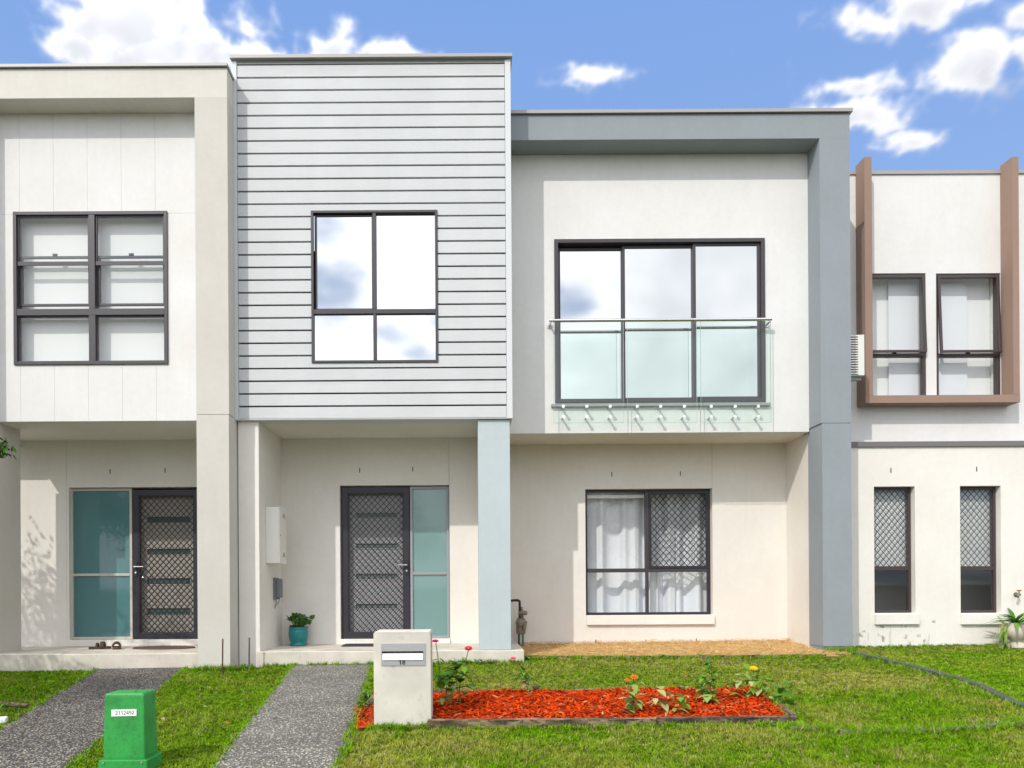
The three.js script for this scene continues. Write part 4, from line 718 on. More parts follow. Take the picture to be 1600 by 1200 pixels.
// instancing helper for what nobody could count
function scatter(name, geo, m, list, label, parent) {           // list of [position, quaternion, scale(V3), colour]
  const o = new THREE.InstancedMesh(geo, m, list.length), mt = new THREE.Matrix4(), c = new THREE.Color();
  list.forEach(([p, q, s, col], i) => { mt.compose(p, q, s); o.setMatrixAt(i, mt); o.setColorAt(i, c.setRGB(...col)); });
  o.name = numbered(name); tag(o, label, null, null, 'stuff'); scene.add(o); return o;
}
const E = (x, y, z) => new THREE.Quaternion().setFromEuler(new THREE.Euler(x, y, z));
{
  const R = rng(11), chip = new THREE.BoxGeometry(1, 1, 1, 2, 1, 1), p = chip.attributes.position;
  for (let i = 0; i < p.count; i++) { const x = p.getX(i); const nrw = 1 - 0.55 * Math.abs(x * 2) ** 2; p.setXYZ(i, x, p.getY(i) * nrw + 0.25 * x * x, p.getZ(i) * (nrw + 0.15 * Math.sin(x * 7))); } const cg = chip.toNonIndexed(); cg.computeVertexNormals();
  const list = [];
  for (let i = 0; i < 11000; i++) {
    const x = -1.0 + R() * (bedRf + 1.3), d = bedF - 0.02 + R() * (bedB - bedF); if (!inBed(x, d)) continue;
    if (x > -0.74 && x < -0.26 && d < 5.82) continue;
    const L = 0.022 + 0.075 * R() ** 1.8, w = 0.007 + 0.016 * R(), t = R(), v = 0.38 + 0.9 * R();
    list.push([new V3(x, mulchY(x, d) + 0.022 * R(), -d), E((R() - 0.5) * 0.9, R() * 6.28, (R() - 0.5) * 0.8), new V3(L, 0.004 + 0.004 * R(), w), t < 0.12 ? [0.32 * v, 0.03 * v, 0.006 * v] : t < 0.16 ? [0.5 * v, 0.30 * v, 0.14 * v] : [0.60 * v, 0.056 * v, 0.004 * v]]);
  }
  for (let i = 0; i < 260; i++) { const q = onGround(556 + R() * 32, 1108 + R() * 34); const v = 0.6 + 0.6 * R(); list.push([new V3(q.x, q.y + 0.012 + 0.02 * R(), q.z), E((R() - 0.5) * 0.6, R() * 6.28, (R() - 0.5) * 0.6), new V3(0.03 + 0.04 * R(), 0.006, 0.012), [0.58 * v, 0.07 * v, 0.014 * v]]); }
  scatter('mulch', cg, new THREE.MeshPhysicalMaterial({ color: rgb(1, 1, 1), roughness: 1, specularIntensity: 0.2 }), list, 'bright red bark mulch filling the garden bed');
  const pos = [], idx = [], nx = 60, nd = 26;
  for (let j = 0; j <= nd; j++) for (let i = 0; i <= nx; i++) { const d = bedF + (bedB - bedF) * j / nd, t = j / nd, xa = -0.74 - 0.17 * t, xb = bedRf + (bedRb - bedRf) * t, x = xa + (xb - xa) * i / nx; pos.push(x, mulchY(x, d) - 0.002, -d); }
  for (let j = 0; j < nd; j++) for (let i = 0; i < nx; i++) { const a = j * (nx + 1) + i; idx.push(a, a + 1, a + nx + 1, a + 1, a + nx + 2, a + nx + 1); }
  const g = new THREE.BufferGeometry(); g.setAttribute('position', new THREE.Float32BufferAttribute(pos, 3)); g.setIndex(idx); g.computeVertexNormals();
  tag(put(null, 'mulch_bed_soil', g, mat([0.26, 0.035, 0.012], { roughness: 1 })), 'packed red mulch under the loose bark chips', null, null, 'stuff');
}
// ---------------------------------------------------------------- plants of the bed
function leafGeo(L, w, bend = 0.25, n = 5) {                    // one bent leaf along +x
  const pos = [], idx = [];
  for (let i = 0; i <= n; i++) { const t = i / n, x = L * t, h = w * Math.sin(Math.PI * Math.pow(t, 0.75)) * 0.5 + 0.0008, y = -bend * L * t * t; pos.push(x, y + h * 0.25, -h, x, y, 0, x, y + h * 0.25, h); if (i) { const a = (i - 1) * 3; idx.push(a, a + 1, a + 3, a + 1, a + 4, a + 3, a + 1, a + 2, a + 4, a + 2, a + 5, a + 4); } }
  const g = new THREE.BufferGeometry(); g.setAttribute('position', new THREE.Float32BufferAttribute(pos, 3)); g.setAttribute('uv', new THREE.Float32BufferAttribute(new Float32Array(pos.length / 3 * 2), 2)); g.setIndex(idx); g.computeVertexNormals(); return g;
}
function leafAt(parent, p, L, w, yaw, pitch, m, bend) { const g = leafGeo(L, w, bend); g.rotateZ(pitch); g.rotateY(yaw); g.translate(p.x, p.y, p.z); put(parent, 'leaf', g, m); }
function flowerAt(parent, p, r, m, mc, tilt, seed) {
  const R = rng(seed), f = sub(parent, 'flower', p), rot = (g) => { g.rotateX(tilt); g.translate(p.x, p.y, p.z); return g; }, list = [];
  for (let ring = 0; ring < 2; ring++) for (let i = 0; i < 11; i++) { const g = leafGeo(r * (1 - ring * 0.28), r * 0.55, 0.15, 4); g.rotateZ(0.12 + ring * 0.3 + R() * 0.15); g.rotateY(i / 11 * 6.283 + ring * 0.3); list.push(g); }
  put(f, 'petals', rot(join(list)), m); const c = new THREE.SphereGeometry(r * 0.3, 10, 6); c.scale(1, 0.7, 1); c.translate(0, r * 0.12, 0); put(f, 'flower_centre', rot(c), mc);
}
function plant(label, base, d, stems, leaves, flowers, seed, name = 'flowering_plant') {   // pixels of the photograph at the plant's distance d (it stands in the bed)
  const R = rng(seed), b = at(base[0], base[1], d), y0 = inBed(b.x, d) ? mulchY(b.x, d) : ground(b.x, d), o = thing(name, label, 'plant', O(b.x, y0, d), 'plants in the garden bed');
  const dy = y0 - b.y, A = (px, py, o2 = 0) => { const p = at(px, py, d + o2); p.y += dy * clamp((py - base[1] + 90) / 90, 0, 1); return p; };
  for (const s of stems) put(o, 'stem', tube(s.map(([x, y], i) => { const q = A(x, y, (i ? (R() - 0.5) * 0.03 : 0)); if (!i) q.y -= 0.02; return q; }), 0.0038, 12, 5), M.stem);
  for (const [x, y, L, m, yaw, pitch] of leaves) { const yw = yaw ?? R() * 6.28; leafAt(o, A(x, y, (R() - 0.5) * 0.05), L * 1.15, L * 0.75, yw, pitch ?? (-0.5 + R() * 1.6), m, 0.2 + 0.5 * R()); }
  flowers.forEach(([x, y, r, m, mc], i) => flowerAt(o, A(x, y), r, m, mc || M.rust, 0.3 + 0.3 * R(), seed * 7 + i));
  return o;
}
const bunch = (px, py, n, spread, L, ms, seed) => { const R = rng(seed), a = []; for (let i = 0; i < n * 1.7; i++) a.push([px + (R() - 0.5) * spread, py + (R() - 0.5) * spread * 1.4, L * (0.6 + 0.7 * R()), ms[Math.floor(R() * ms.length)]]); return a; };
plant('tall zinnia with one magenta bloom rising beside the letterbox', [694, 1104], 6.05, [[[694, 1104], [689, 1070], [686, 1040], [681, 1004]], [[694, 1104], [697, 1080], [699, 1060]]], [...bunch(690, 1060, 11, 22, 0.085, [M.leafA, M.leafDark, M.leafB], 3), [686, 1028, 0.07, M.leafDark, 0.2, -0.4], [684, 1030, 0.05, M.leafDark, 2.9, 0], ...bunch(698, 1088, 6, 22, 0.09, [M.leafPale, M.leafC], 4)], [[680, 1002, 0.036, M.magenta, M.crimson]], 21);
plant('broad-leaved zinnia with one crimson bloom close to the letterbox', [720, 1096], 6.2, [[[720, 1096], [718, 1070], [724, 1045], [732, 1015]], [[720, 1096], [714, 1070], [712, 1050]]], [...bunch(716, 1052, 14, 28, 0.10, [M.leafA, M.leafDark, M.leafB], 8), [712, 1045, 0.10, M.leafDark, 1.0, 0.9], [722, 1052, 0.10, M.leafB, 0.3, 0.9], ...bunch(718, 1087, 5, 26, 0.09, [M.leafPale, M.leafC], 5)], [[732, 1013, 0.038, M.crimson, M.orange]], 22);
plant('spindly zinnia with one pink bloom by the dark timber stake', [826, 1092], 6.6, [[[826, 1092], [822, 1072], [816, 1055], [803, 1032]]], [...bunch(824, 1063, 9, 16, 0.06, [M.leafB, M.leafA], 12), ...bunch(825, 1080, 7, 14, 0.06, [M.dead, M.leafPale], 13)], [[802, 1031, 0.032, M.pink, M.rust]], 23);
plant('zinnia with two orange blooms standing in the red mulch', [993, 1116], 5.75, [[[993, 1116], [990, 1095], [986, 1078], [991, 1059]], [[993, 1116], [986, 1090], [980, 1064]]], [...bunch(992, 1084, 8, 26, 0.07, [M.leafC, M.leafB], 14), ...bunch(994, 1103, 9, 24, 0.07, [M.leafC, M.leafPale], 15)], [[991, 1058, 0.034, M.orange, M.rust], [980, 1063, 0.024, M.orange, M.rust]], 24);
plant('wilting zinnia with one scarlet bloom in the red mulch', [1042, 1122], 5.75, [[[1042, 1122], [1046, 1108], [1058, 1097]], [[1042, 1122], [1034, 1106], [1028, 1098]], [[1064, 1114], [1068, 1102], [1070, 1095]]], [...bunch(1040, 1108, 12, 40, 0.075, [M.leafPale, M.leafC, M.dead], 16), ...bunch(1068, 1103, 8, 14, 0.06, [M.leafB, M.leafC], 17)], [[1059, 1095, 0.033, M.red, M.crimson]], 25);
plant('withered zinnia head drooping on a thin stem', [1068, 1094], 6.5, [[[1068, 1094], [1069, 1080], [1071, 1066]]], [...bunch(1069, 1082, 4, 8, 0.04, [M.leafC, M.dead], 18)], [[1071, 1063, 0.028, M.rust, M.dead]], 26);
plant('tall leafy spire without blooms in the garden bed', [1110, 1102], 6.1, [[[1110, 1102], [1109, 1080], [1112, 1058], [1110, 1032]], [[1110, 1102], [1101, 1085], [1094, 1070]]], [...bunch(1110, 1038, 8, 8, 0.05, [M.leafB, M.leafA], 19), ...bunch(1112, 1055, 7, 12, 0.045, [M.leafA, M.leafB], 20), ...bunch(1110, 1078, 12, 26, 0.08, [M.leafC, M.leafB], 21), ...bunch(1112, 1093, 5, 20, 0.085, [M.leafC, M.leafPale], 22), ...bunch(1095, 1070, 6, 12, 0.05, [M.leafB], 23)], [], 27);
plant('zinnia with one yellow bloom at the back of the bed', [1172, 1104], 6.3, [[[1172, 1104], [1174, 1085], [1176, 1068], [1178, 1052]], [[1172, 1104], [1160, 1092], [1156, 1080]], [[1172, 1104], [1186, 1090], [1192, 1076]], [[1172, 1104], [1150, 1098], [1136, 1094]]], [...bunch(1176, 1080, 18, 44, 0.075, [M.leafC, M.leafB, M.leafB], 24), ...bunch(1168, 1094, 10, 40, 0.07, [M.leafPale, M.leafC], 25)], [[1178, 1050, 0.040, M.yellow, M.yellow], [1135, 1092, 0.033, M.orange, M.rust], [1176, 1088, 0.026, M.orange, M.rust]], 28);
plant('leafy sprout at the bed corner with no blooms', [1222, 1112], 6.1, [[[1222, 1112], [1222, 1098], [1225, 1085]], [[1222, 1112], [1216, 1100], [1210, 1094]]], [...bunch(1222, 1092, 14, 34, 0.075, [M.leafB, M.leafC, M.leafA], 26), ...bunch(1205, 1108, 6, 20, 0.06, [M.leafC], 27)], [], 29);

// ================================================================ EDGING, PLANTER, STAKES, LITTER
function kerb(name, pix, w, h, m, label, dx = 0) {
  const pts = pix.map(([x, y]) => onGround(x, y)), c = new THREE.CatmullRomCurve3(pts), N = 40, pos = [], idx = [], uv = []; let run = 0, last = null;
  for (let i = 0; i <= N; i++) {
    const p = c.getPoint(i / N), t = c.getTangent(i / N), nrm = new V3(-t.z, 0, t.x).normalize(), y = ground(p.x, -p.z), wob = 0.006 * n3(p.x * 5, 2, p.z * 5); if (last) run += p.distanceTo(last); last = p.clone();
    for (const [s, yy] of [[-1, -0.06], [-1, h * 0.8], [-0.75, h], [0.75, h], [1, h * 0.8], [1, -0.06]]) { pos.push(p.x + nrm.x * s * w / 2, y + yy + (yy > 0 ? wob : 0), p.z + nrm.z * s * w / 2); uv.push(run, s * 0.05 + yy); }
    if (i) for (let k = 0; k < 5; k++) { const a = (i - 1) * 6 + k; idx.push(a, a + 1, a + 6, a + 1, a + 7, a + 6); }
  }
  const g = new THREE.BufferGeometry(); g.setAttribute('position', new THREE.Float32BufferAttribute(pos, 3)); g.setAttribute('uv', new THREE.Float32BufferAttribute(uv, 2)); g.setIndex(idx); g.computeVertexNormals();
  tag(put(null, name, g, m), label, 'edging');
}
const kerb1 = [[1326, 1022], [1372, 1032], [1425, 1045], [1480, 1060], [1525, 1073], [1548, 1084], [1575, 1098], [1620, 1116], [1680, 1140]], kerb2 = [[1232, 1141], [1300, 1146], [1400, 1147], [1500, 1142], [1600, 1133], [1700, 1124]], kerb3 = [[818, 1028], [950, 1028.5], [1100, 1028], [1290, 1026]];
kerb('lawn_edging', kerb1, 0.075, 0.042, M.edging, 'dark concrete edging curving from the grey-blue column across the lawn');
kerb('lawn_edging', kerb2, 0.07, 0.032, M.edgingPale, 'overgrown grey concrete edging running on from the garden bed corner');
kerb('straw_edging', kerb3, 0.035, 0.03, M.sleeperDark, 'thin dark board edging the straw strip under the wall');
// urn planter
{
  const d = 9.45, p = at(1589, 1008, d), y = ground(p.x, d), o = thing('urn_planter', 'white footed urn with a spiky green plant under the garden tap', 'planter', O(p.x, y, d)), k = d / F, c = O(p.x, y, d);
  put(o, 'urn', lathe([[0, 0], [13, 0], [14, 2], [13, 7], [9, 9], [8, 11], [12, 14], [18, 20], [20.5, 27], [20, 33], [17, 38], [18.5, 40], [18, 41.5], [15.5, 41], [15, 36], [0, 36]].map(([r, yy]) => [r * k * 0.95, yy * k * 0.95 - 0.005]), c, 32), M.urn);
  const R = rng(77);
  for (let i = 0; i < 34; i++) { const L = 0.22 + 0.14 * R(), g = leafGeo(L, 0.052, 0.35 + 0.5 * R(), 6); g.rotateZ(0.25 + R() * 0.8); g.rotateY(R() * 6.28); g.translate(c.x + (R() - 0.5) * 0.05, c.y + 40 * k * 0.95, c.z + (R() - 0.5) * 0.05); put(o, 'leaf', g, [M.leafA, M.leafB, M.leafC, M.leafA][i % 4]); }
  for (let i = 0; i < 26; i++) { const g = leafGeo(0.12 + 0.08 * R(), 0.03, 0.6, 5); g.rotateZ(-0.5 - R() * 0.6); g.rotateY(2.6 + R() * 1.1); g.translate(c.x - 0.11 - 0.10 * R(), c.y + 0.05 + 0.28 * R(), c.z + (R() - 0.3) * 0.12); put(o, 'trailing_leaf', g, [M.leafC, M.leafPale, M.leafA][i % 3]); }
  put(o, 'soil', cyl(O(c.x, c.y + 0.27, d), O(c.x, c.y + 0.315, d), 0.12, 0.122, 18), M.potSoil);
}
// rusty stakes and dry weeds by the beige column
for (const [px, py0, py1, d, label] of [[347.5, 1042, 998, 8.35, 'thin rusty stake with a dry weed before the beige column'], [389, 1042, 996, 8.7, 'thin rusty stake before the white party wall end']]) {
  const a = at(px, py0, d), b = at(px + 0.5, py1, d), o = thing('garden_stake', label, 'stake', O(a.x, ground(a.x, d), d)); a.y = ground(a.x, d) - 0.05;
  put(o, 'rod', cyl(a, b, 0.009, 0.008, 6), M.leather);
  put(o, 'tie', cyl(O(b.x, b.y - 0.03, d), O(b.x, b.y - 0.012, d), 0.013, 0.013, 8), M.dead);
}
{ // weathered timber offcut and a pale lid at the left edge of the lawn
  const a = onGround(-25, 1103), b = onGround(44, 1106); a.y += 0.03; b.y += 0.02;
  tag(put(null, 'timber_offcut', cyl(a, b, 0.028, 0.02, 7), M.sleeper), 'weathered stick of timber lying on the dark grass', 'timber');
  const p = onGround(-2, 1131), g = new RoundedBoxGeometry(0.12, 0.05, 0.10, 2, 0.012); g.rotateY(0.4); g.translate(p.x, p.y + 0.028, p.z); tag(put(null, 'plastic_lid', g, M.label), 'small white plastic lid beside the dark path', 'lid');
  const R = rng(404);
  [[60, 1127, M.rust], [253, 1130, M.dead], [318, 1112, M.leafPale], [353, 1139, M.orange], [435, 1130, M.dead]].forEach(([px, py, m], i) => { const q = onGround(px, py), g2 = leafGeo(0.05, 0.03, 0.4); g2.rotateX(0.3); g2.rotateY(R() * 6); g2.translate(q.x, q.y + 0.045, q.z); tag(put(null, 'fallen_leaf', g2, m), ['rust-brown fallen leaf on the dark path', 'dry brown fallen leaf on the grass behind the green service pillar', 'pale green fallen leaf on the lawn between the paths', 'orange fallen leaf on the lawn between the paths', 'dry brown fallen leaf on the grey path'][i], 'leaf'); });
}

// ================================================================ LAWN, STRAW AND WEEDS
const poly = (l, r) => [...l, ...r.slice().reverse()].map((p) => [p.x, -p.z]);
const pathA = poly(pathLL, pathLR), pathB = poly(pathML, pathMR);
function inside(pg, x, d) { let c = false; for (let i = 0, j = pg.length - 1; i < pg.length; j = i++) { const [a, b] = pg[i], [e, f] = pg[j]; if ((b > d) !== (f > d) && x < (e - a) * (d - b) / (f - b) + a) c = !c; } return c; }
const k1 = kerb1.map(([x, y]) => onGround(x, y));
const strawEdge = (x) => { const a = onGround(820, 1029), b = onGround(1290, 1027), t = (x - a.x) / (b.x - a.x); return -(a.z + (b.z - a.z) * t); };
function rightOfKerb(x, d) { for (let i = 0; i < k1.length - 1; i++) { const a = k1[i], b = k1[i + 1]; if ((-a.z - d) * (-b.z - d) <= 0) return x > a.x + (b.x - a.x) * (d + a.z) / (-b.z + a.z); } return false; }
function lawnAt(x, d) {
  if (d < 3.2) return false;
  if (inside(pathA, x, d) || inside(pathB, x, d)) return false;
  if (x < -3.1) { if (d > slabFrontL - 0.01) return false; }
  else if (x < -2.5) { if (d > 8.6) return false; }
  else if (x < 0.70) { if (d > slabFrontM - 0.07) return false; }
  else if (x < 4.5) { if (d > strawEdge(x) - 0.03) return false; }
  else if (x < 4.93) { if (d > 9.2) return false; }
  else if (d > 9.72) return false;
  if (d > bedF - 0.05 && d < bedB + 0.05 && x > -0.95 && x < bedRf + (bedRb - bedRf) * (d - bedF) / (bedB - bedF) + 0.04) return false;
  if (x > -0.72 && x < -0.26 && d > 5.48 && d < 5.82) return false;
  return true;
}
function tuft(seed, n, h, lean) {
  const R = rng(seed), pos = [], idx = [];
  for (let i = 0; i < n; i++) {
    const a = R() * 6.283, r = 0.018 * Math.sqrt(R()), bx0 = Math.cos(a) * r, bz = Math.sin(a) * r, H = h * (0.55 + 0.6 * R()), w = 0.0016 + 0.0014 * R(), dir = R() * 6.283, ln = lean * (0.4 + R()), cx = Math.cos(dir), cz = Math.sin(dir), b = pos.length / 3;
    for (const [t, ww] of [[0, 1], [0.55, 0.85]]) { const ox = bx0 + cx * ln * H * t * t, oz = bz + cz * ln * H * t * t, y = H * t; pos.push(ox - cz * w * ww, y, oz + cx * w * ww, ox + cz * w * ww, y, oz - cx * w * ww); }
    pos.push(bx0 + cx * ln * H, H * (1 - 0.25 * ln), bz + cz * ln * H);
    idx.push(b, b + 1, b + 2, b + 1, b + 3, b + 2, b + 2, b + 3, b + 4);
  }
  const g = new THREE.BufferGeometry(); g.setAttribute('position', new THREE.Float32BufferAttribute(pos, 3)); g.setIndex(idx); g.computeVertexNormals(); return g;
}
const grassMat = new THREE.MeshPhysicalMaterial({ color: rgb(1, 1, 1), roughness: 1, specularIntensity: 0.25, side: THREE.DoubleSide });
{
  const R = rng(900), lists = [[], [], []];
  const N = 250000;
  for (let i = 0; i < N; i++) {
    const u = R(), d = 3.4 + (9.8 - 3.4) * Math.pow(u, 1.15), x = (-0.72 * d - 1.2) + R() * (0.85 * d + 1.0 + 0.72 * d + 1.2);
    if (!lawnAt(x, d)) continue;
    const keep = d < 6 ? 1 : 0.85; if (R() > keep) continue;
    const pat = fbm(x * 0.75 + 5, 2.2, d * 0.75, 4), pat2 = fbm(x * 2.4, 9.2, d * 2.4, 3), rk = rightOfKerb(x, d), left = x < -1.0, backLawn = x > -0.3 && !rk && d > bedB;
    let dry = clamp(0.32 + pat * 1.7 + pat2 * 0.9, 0, 1); if (left) dry *= 0.42; if (rk) dry *= 0.55; if (backLawn) dry = clamp(dry + 0.22, 0, 1);
    const straw = R() < 0.035 + dry * 0.16, v = 0.7 + 0.6 * R();
    const lush = [0.150, 0.290, 0.004], dryC = [0.33, 0.345, 0.045];
    let col = straw ? [0.34, 0.30, 0.13] : lush.map((c, k) => c + (dryC[k] - c) * dry);
    if (rk) col = [col[0] * 1.05, col[1] * 1.1, col[2] * 0.8];
    if (!straw && R() < 0.28) col = [col[0] * 0.6, col[1] * 0.72, col[2] * 0.7];
    const hs = (left ? 0.85 : rk ? 0.7 : backLawn ? 0.8 : 1.1) * (0.65 + 0.7 * R()) * (1 + pat2 * 0.8);
    lists[Math.floor(R() * 3)].push([new V3(x, ground(x, d) + rough(x, d) - 0.014, -d), E((R() - 0.5) * 0.3, R() * 6.28, (R() - 0.5) * 0.3), new V3(1, hs, 1), col.map((c) => c * v)]);
  }
  // ranker grass along paths, walls and edgings
  const rank = (a, b, n, w, h) => { for (let i = 0; i < n; i++) { const p = a.clone().lerp(b, R()), x = p.x + (R() - 0.5) * w, d = -p.z + (R() - 0.5) * w, v = 0.7 + 0.6 * R(); lists[Math.floor(R() * 3)].push([new V3(x, ground(x, d) - 0.012, -d), E((R() - 0.5) * 0.6, R() * 6.28, (R() - 0.5) * 0.6), new V3(1.3, h * (0.6 + 0.9 * R()), 1.3), R() < 0.12 ? [0.34, 0.30, 0.13] : [0.16 * v, 0.32 * v, 0.006 * v]]); } };
  rank(O(-0.2, 0, bedF - 0.07), O(bedRf, 0, bedF - 0.07), 520, 0.05, 1.35); rank(O(-0.75, 0, 5.46), O(-0.1, 0, 5.46), 260, 0.05, 1.7); rank(O(bedRf, 0, bedF), O(bedRb, 0, bedB), 300, 0.07, 1.8);
  rank(onGround(1330, 1024), onGround(1300, 1018), 60, 0.08, 3.0); rank(O(4.5, 0, 9.16), O(4.9, 0, 9.16), 90, 0.05, 2.6); rank(O(-3.2, 0, 8.58), O(-2.55, 0, 8.58), 160, 0.10, 2.2); rank(O(-2.5, 0, 8.84), O(0.65, 0, 8.84), 330, 0.04, 1.5); rank(onGround(820, 1031), onGround(1290, 1029), 420, 0.06, 1.7);
  rank(onGround(-20, 1046), onGround(150, 1046), 200, 0.05, 1.3); rank(O(4.95, 0, 9.70), O(7.6, 0, 9.70), 260, 0.04, 1.2);
  for (let i = 0; i < k1.length - 1; i++) rank(k1[i], k1[i + 1], 110, 0.20, 1.5);
  const k2 = kerb2.map(([x, y]) => onGround(x, y)); for (let i = 0; i < k2.length - 1; i++) rank(k2[i], k2[i + 1], 300, 0.15, 1.7);
  rank(pathML[0], pathML[1], 500, 0.05, 1.1); rank(pathMR[0], pathMR[1], 420, 0.06, 1.5); rank(pathLR[0], pathLR[1], 500, 0.05, 1.2); rank(pathLL[0], pathLL[1], 420, 0.05, 1.2);
  lists.forEach((l, i) => scatter('grass', tuft(50 + i, 9, 0.038, 0.75), grassMat, l, ['short green lawn grass between the houses and the street', 'short green lawn grass, finer blades', 'short green lawn grass, looser blades'][i]));
}
{ // dry straw under the wall of the grey-blue house
  const R = rng(700), list = [], g = new THREE.BoxGeometry(1, 1, 1);
  for (let i = 0; i < 9000; i++) { const x = 0.75 + R() * 3.95, dE = strawEdge(x), d = dE + R() ** 0.9 * (10.27 - dE), v = 0.6 + 0.7 * R(), up = R() < 0.06; list.push([new V3(x, ground(x, d) + 0.02 + 0.03 * R() + 0.05 * smooth(9.9, 10.3, d) * R(), -d), E((R() - 0.5) * 0.5, R() * 6.28, up ? 0.9 : (R() - 0.5) * 0.5), new V3(0.04 + 0.08 * R(), 0.0022, 0.0028), R() < 0.5 ? [0.60 * v, 0.36 * v, 0.13 * v] : [0.68 * v, 0.52 * v, 0.24 * v]]); }
  scatter('straw', g, mat([1, 1, 1], { roughness: 0.95 }), list, 'dry straw strip along the foot of the white wall');
  const pos = [], idx = []; for (let i = 0; i <= 20; i++) { const x = 0.72 + 3.85 * i / 20; for (const [t, l] of [[0, 0.012], [0.5, 0.03], [1, 0.05]]) { const d = strawEdge(x) + t * (10.29 - strawEdge(x)); pos.push(x, ground(x, d) + l, -d); } if (i) { const a = (i - 1) * 3; idx.push(a, a + 3, a + 1, a + 1, a + 3, a + 4, a + 1, a + 4, a + 2, a + 2, a + 4, a + 5); } }
  const s = new THREE.BufferGeometry(); s.setAttribute('position', new THREE.Float32BufferAttribute(pos, 3)); s.setIndex(idx); s.computeVertexNormals(); tag(put(null, 'straw_bed', s, mat([0.50, 0.29, 0.11], { roughness: 1 })), 'packed straw bed along the foot of the white wall', null, null, 'stuff');
}
// small weeds sprouting along the porch slab, the straw edge and the path
[[710, 1038, 8.78, 6, 'leafy weed at the foot of the porch slab near the letterbox flowers'], [728, 1036, 8.78, 8, 'taller weed at the foot of the porch slab near the letterbox flowers'], [748, 1038, 8.78, 5, 'low weed at the foot of the porch slab before the pale blue column'], [764, 1038, 8.78, 4, 'tiny weed at the foot of the porch slab below the pale blue column'], [826, 1032, 9.0, 7, 'dark weed at the corner of the porch slab below the gas meter'], [1035, 1030, 9.0, 6, 'small weed on the straw edging below the curtained window'], [1095, 1030, 9.0, 5, 'low weed on the straw edging right of the curtained window'], [574, 1085, 6.6, 8, 'weed leaning on the path edge behind the letterbox'], [567, 1098, 6.2, 7, 'weed on the path edge by the mulch'], [382, 1042, 8.6, 6, 'dark weed at the foot of the white party wall end'], [5, 1108, 6.4, 8, 'small dark weed by the timber stick']].forEach(([px, py, d, n, label], i) => {
  const R = rng(300 + i), q = at(px, py, d), y = ground(q.x, d), o = thing('weed', label, 'weed', O(q.x, y, d), 'weeds along the edges');
  for (let k = 0; k < n * 2; k++) leafAt(o, O(q.x + (R() - 0.5) * 0.07, y + 0.005 + 0.05 * R() * (n / 6), d + (R() - 0.5) * 0.05), 0.045 + 0.04 * R(), 0.022, R() * 6.28, 0.2 + 0.8 * R(), [M.leafA, M.leafB, M.leafDark][k % 3], 0.5);
  put(o, 'stem', cyl(O(q.x, y - 0.02, d), O(q.x, y + 0.05 * n / 6, d), 0.003, 0.002, 5), M.stem);
});

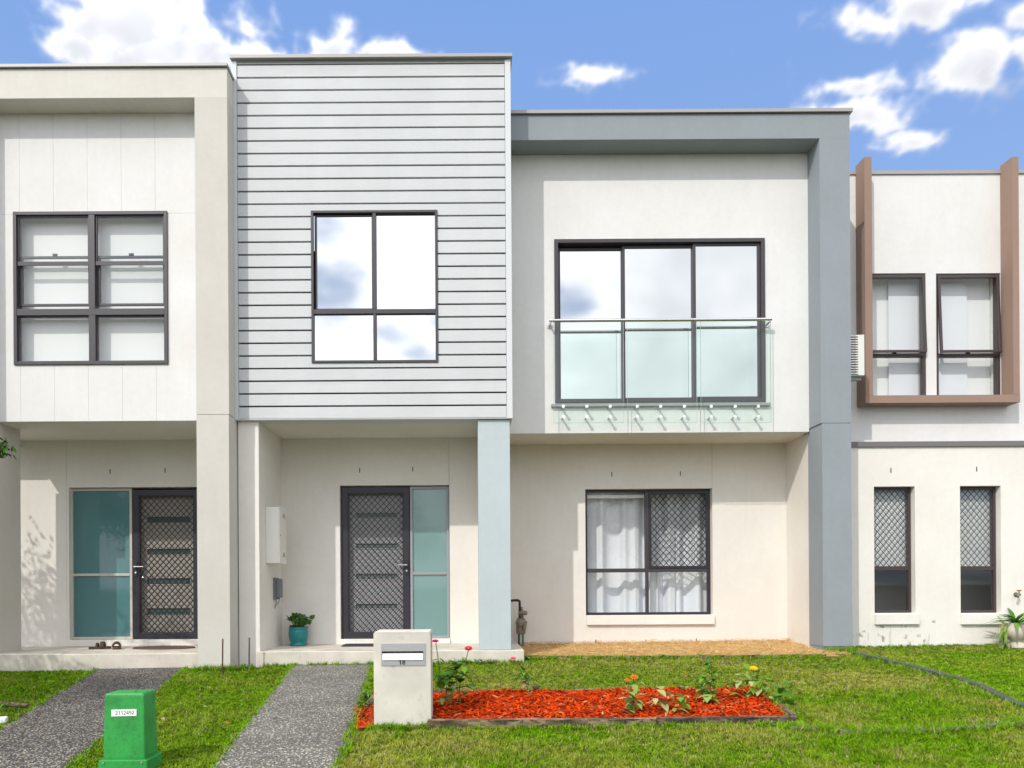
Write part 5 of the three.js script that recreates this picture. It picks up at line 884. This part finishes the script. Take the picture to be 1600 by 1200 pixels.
// ================================================================ TREES
function tree(name, label, base, trunkH, r0, crown, n, leafL, seed, m, group, sprigs = []) {   // crown: [x, y, z, rx, ry, rz]
  const R = rng(seed), o = thing(name, label, 'tree', base, group), [cx, cy, cz, rx, ry, rz] = crown, top = new V3(base.x, base.y + trunkH, base.z), wood = [], tips = [];
  wood.push(tube([base.clone().add(new V3(0, -0.1, 0)), base.clone().lerp(top, 0.5).add(new V3(0.04, 0, 0.03)), top], r0, 10, 8));
  for (let i = 0; i < 16; i++) { const a = R() * 6.28, e = Math.acos(1 - 1.7 * R()), f = 0.55 + 0.4 * R(), t = new V3(cx + rx * f * Math.sin(e) * Math.cos(a), cy + ry * f * Math.cos(e), cz + rz * f * Math.sin(e) * Math.sin(a)), s = base.clone().lerp(top, 0.75 + 0.25 * R()); wood.push(tube([s, s.clone().lerp(t, 0.5).add(new V3(0, 0.12, 0)), t], r0 * 0.28, 6, 5)); tips.push(t); for (let j = 0; j < 2; j++) { const q = t.clone().add(new V3((R() - 0.5) * rx * 0.7, (R() - 0.5) * ry * 0.6, (R() - 0.5) * rz * 0.7)); wood.push(tube([t.clone().lerp(s, 0.35), t.clone().lerp(q, 0.5), q], r0 * 0.13, 4, 4)); tips.push(q); } }
  for (const s of sprigs) { const st = tips.slice(0).sort((a, b) => a.distanceTo(s) - b.distanceTo(s))[0]; wood.push(tube([st, st.clone().lerp(s, 0.5).add(new V3(0, 0.08, 0)), s], 0.009, 8, 5)); }
  put(o, 'trunk', join(wood), M.bark);
  const pos = [], nor = [];
  const leaf = (p, L) => { const dir = new V3(R() - 0.5, R() * 0.9 - 0.65, R() - 0.5).normalize(), sd = new V3(R() - 0.5, R() - 0.5, R() - 0.5).cross(dir).normalize().multiplyScalar(L * 0.24), a = p, b = p.clone().addScaledVector(dir, L * 0.5), c = p.clone().addScaledVector(dir, L); const l = b.clone().add(sd), r = b.clone().sub(sd); b.y -= L * 0.06; for (const q of [a, l, b, l, c, b, a, b, r, b, c, r]) pos.push(q.x, q.y, q.z); };
  for (let i = 0; i < n; i++) { const t = tips[Math.floor(R() * tips.length)], g = () => (R() + R() + R() - 1.5) * 0.55; leaf(new V3(t.x + g() * rx * 0.62, t.y + g() * ry * 0.55, t.z + g() * rz * 0.62), leafL * (0.7 + 0.6 * R())); }
  for (const s of sprigs) for (let i = 0; i < 16; i++) leaf(s.clone().add(new V3((R() - 0.75) * 0.16, (R() - 0.5) * 0.12, (R() - 0.5) * 0.14)), leafL);
  const g = new THREE.BufferGeometry(); g.setAttribute('position', new THREE.Float32BufferAttribute(pos, 3)); g.setAttribute('uv', new THREE.Float32BufferAttribute(new Float32Array(pos.length / 3 * 2), 2)); g.computeVertexNormals(); put(o, 'crown', g, m, null, 'stuff');
}
tree('street_tree', 'young leafy tree whose branch tip hangs before the beige porch pillar', O(-7.5, ground(-7.5, 6.7), 6.7), 2.1, 0.07, [-7.6, 3.4, -6.7, 1.45, 1.4, 1.45], 11000, 0.085, 61, M.leafTree, null, [at(9, 690, 7.4), at(15, 703, 7.4), at(3, 705, 7.35)]);
tree('street_tree', 'small dense tree whose shade falls on the lawn by the dark path', O(-5.7, ground(-5.7, 5.4), 5.4), 1.2, 0.05, [-5.75, 2.25, -5.4, 0.85, 0.75, 0.85], 7000, 0.07, 65, M.leafTree, null);
for (const [x, z, s, i] of [[4.5, 15.5, 1.0, 0], [9.5, 17, 1.2, 1], [14, 14.5, 0.9, 2], [-3.5, 16.5, 1.1, 3], [-12, 15, 1.0, 4]]) tree('street_tree', 'leafy verge tree on the far side of the street', new V3(x, 0, z), 2.0 * s, 0.12, [x, 3.6 * s, z, 2.2 * s, 2.0 * s, 2.2 * s], 3500, 0.22, 700 + i, M.leafTree, 'trees across the street');

scene.traverse((o) => { if (o.isMesh) { o.castShadow = true; o.receiveShadow = true; } });
renderer.render(scene, camera);
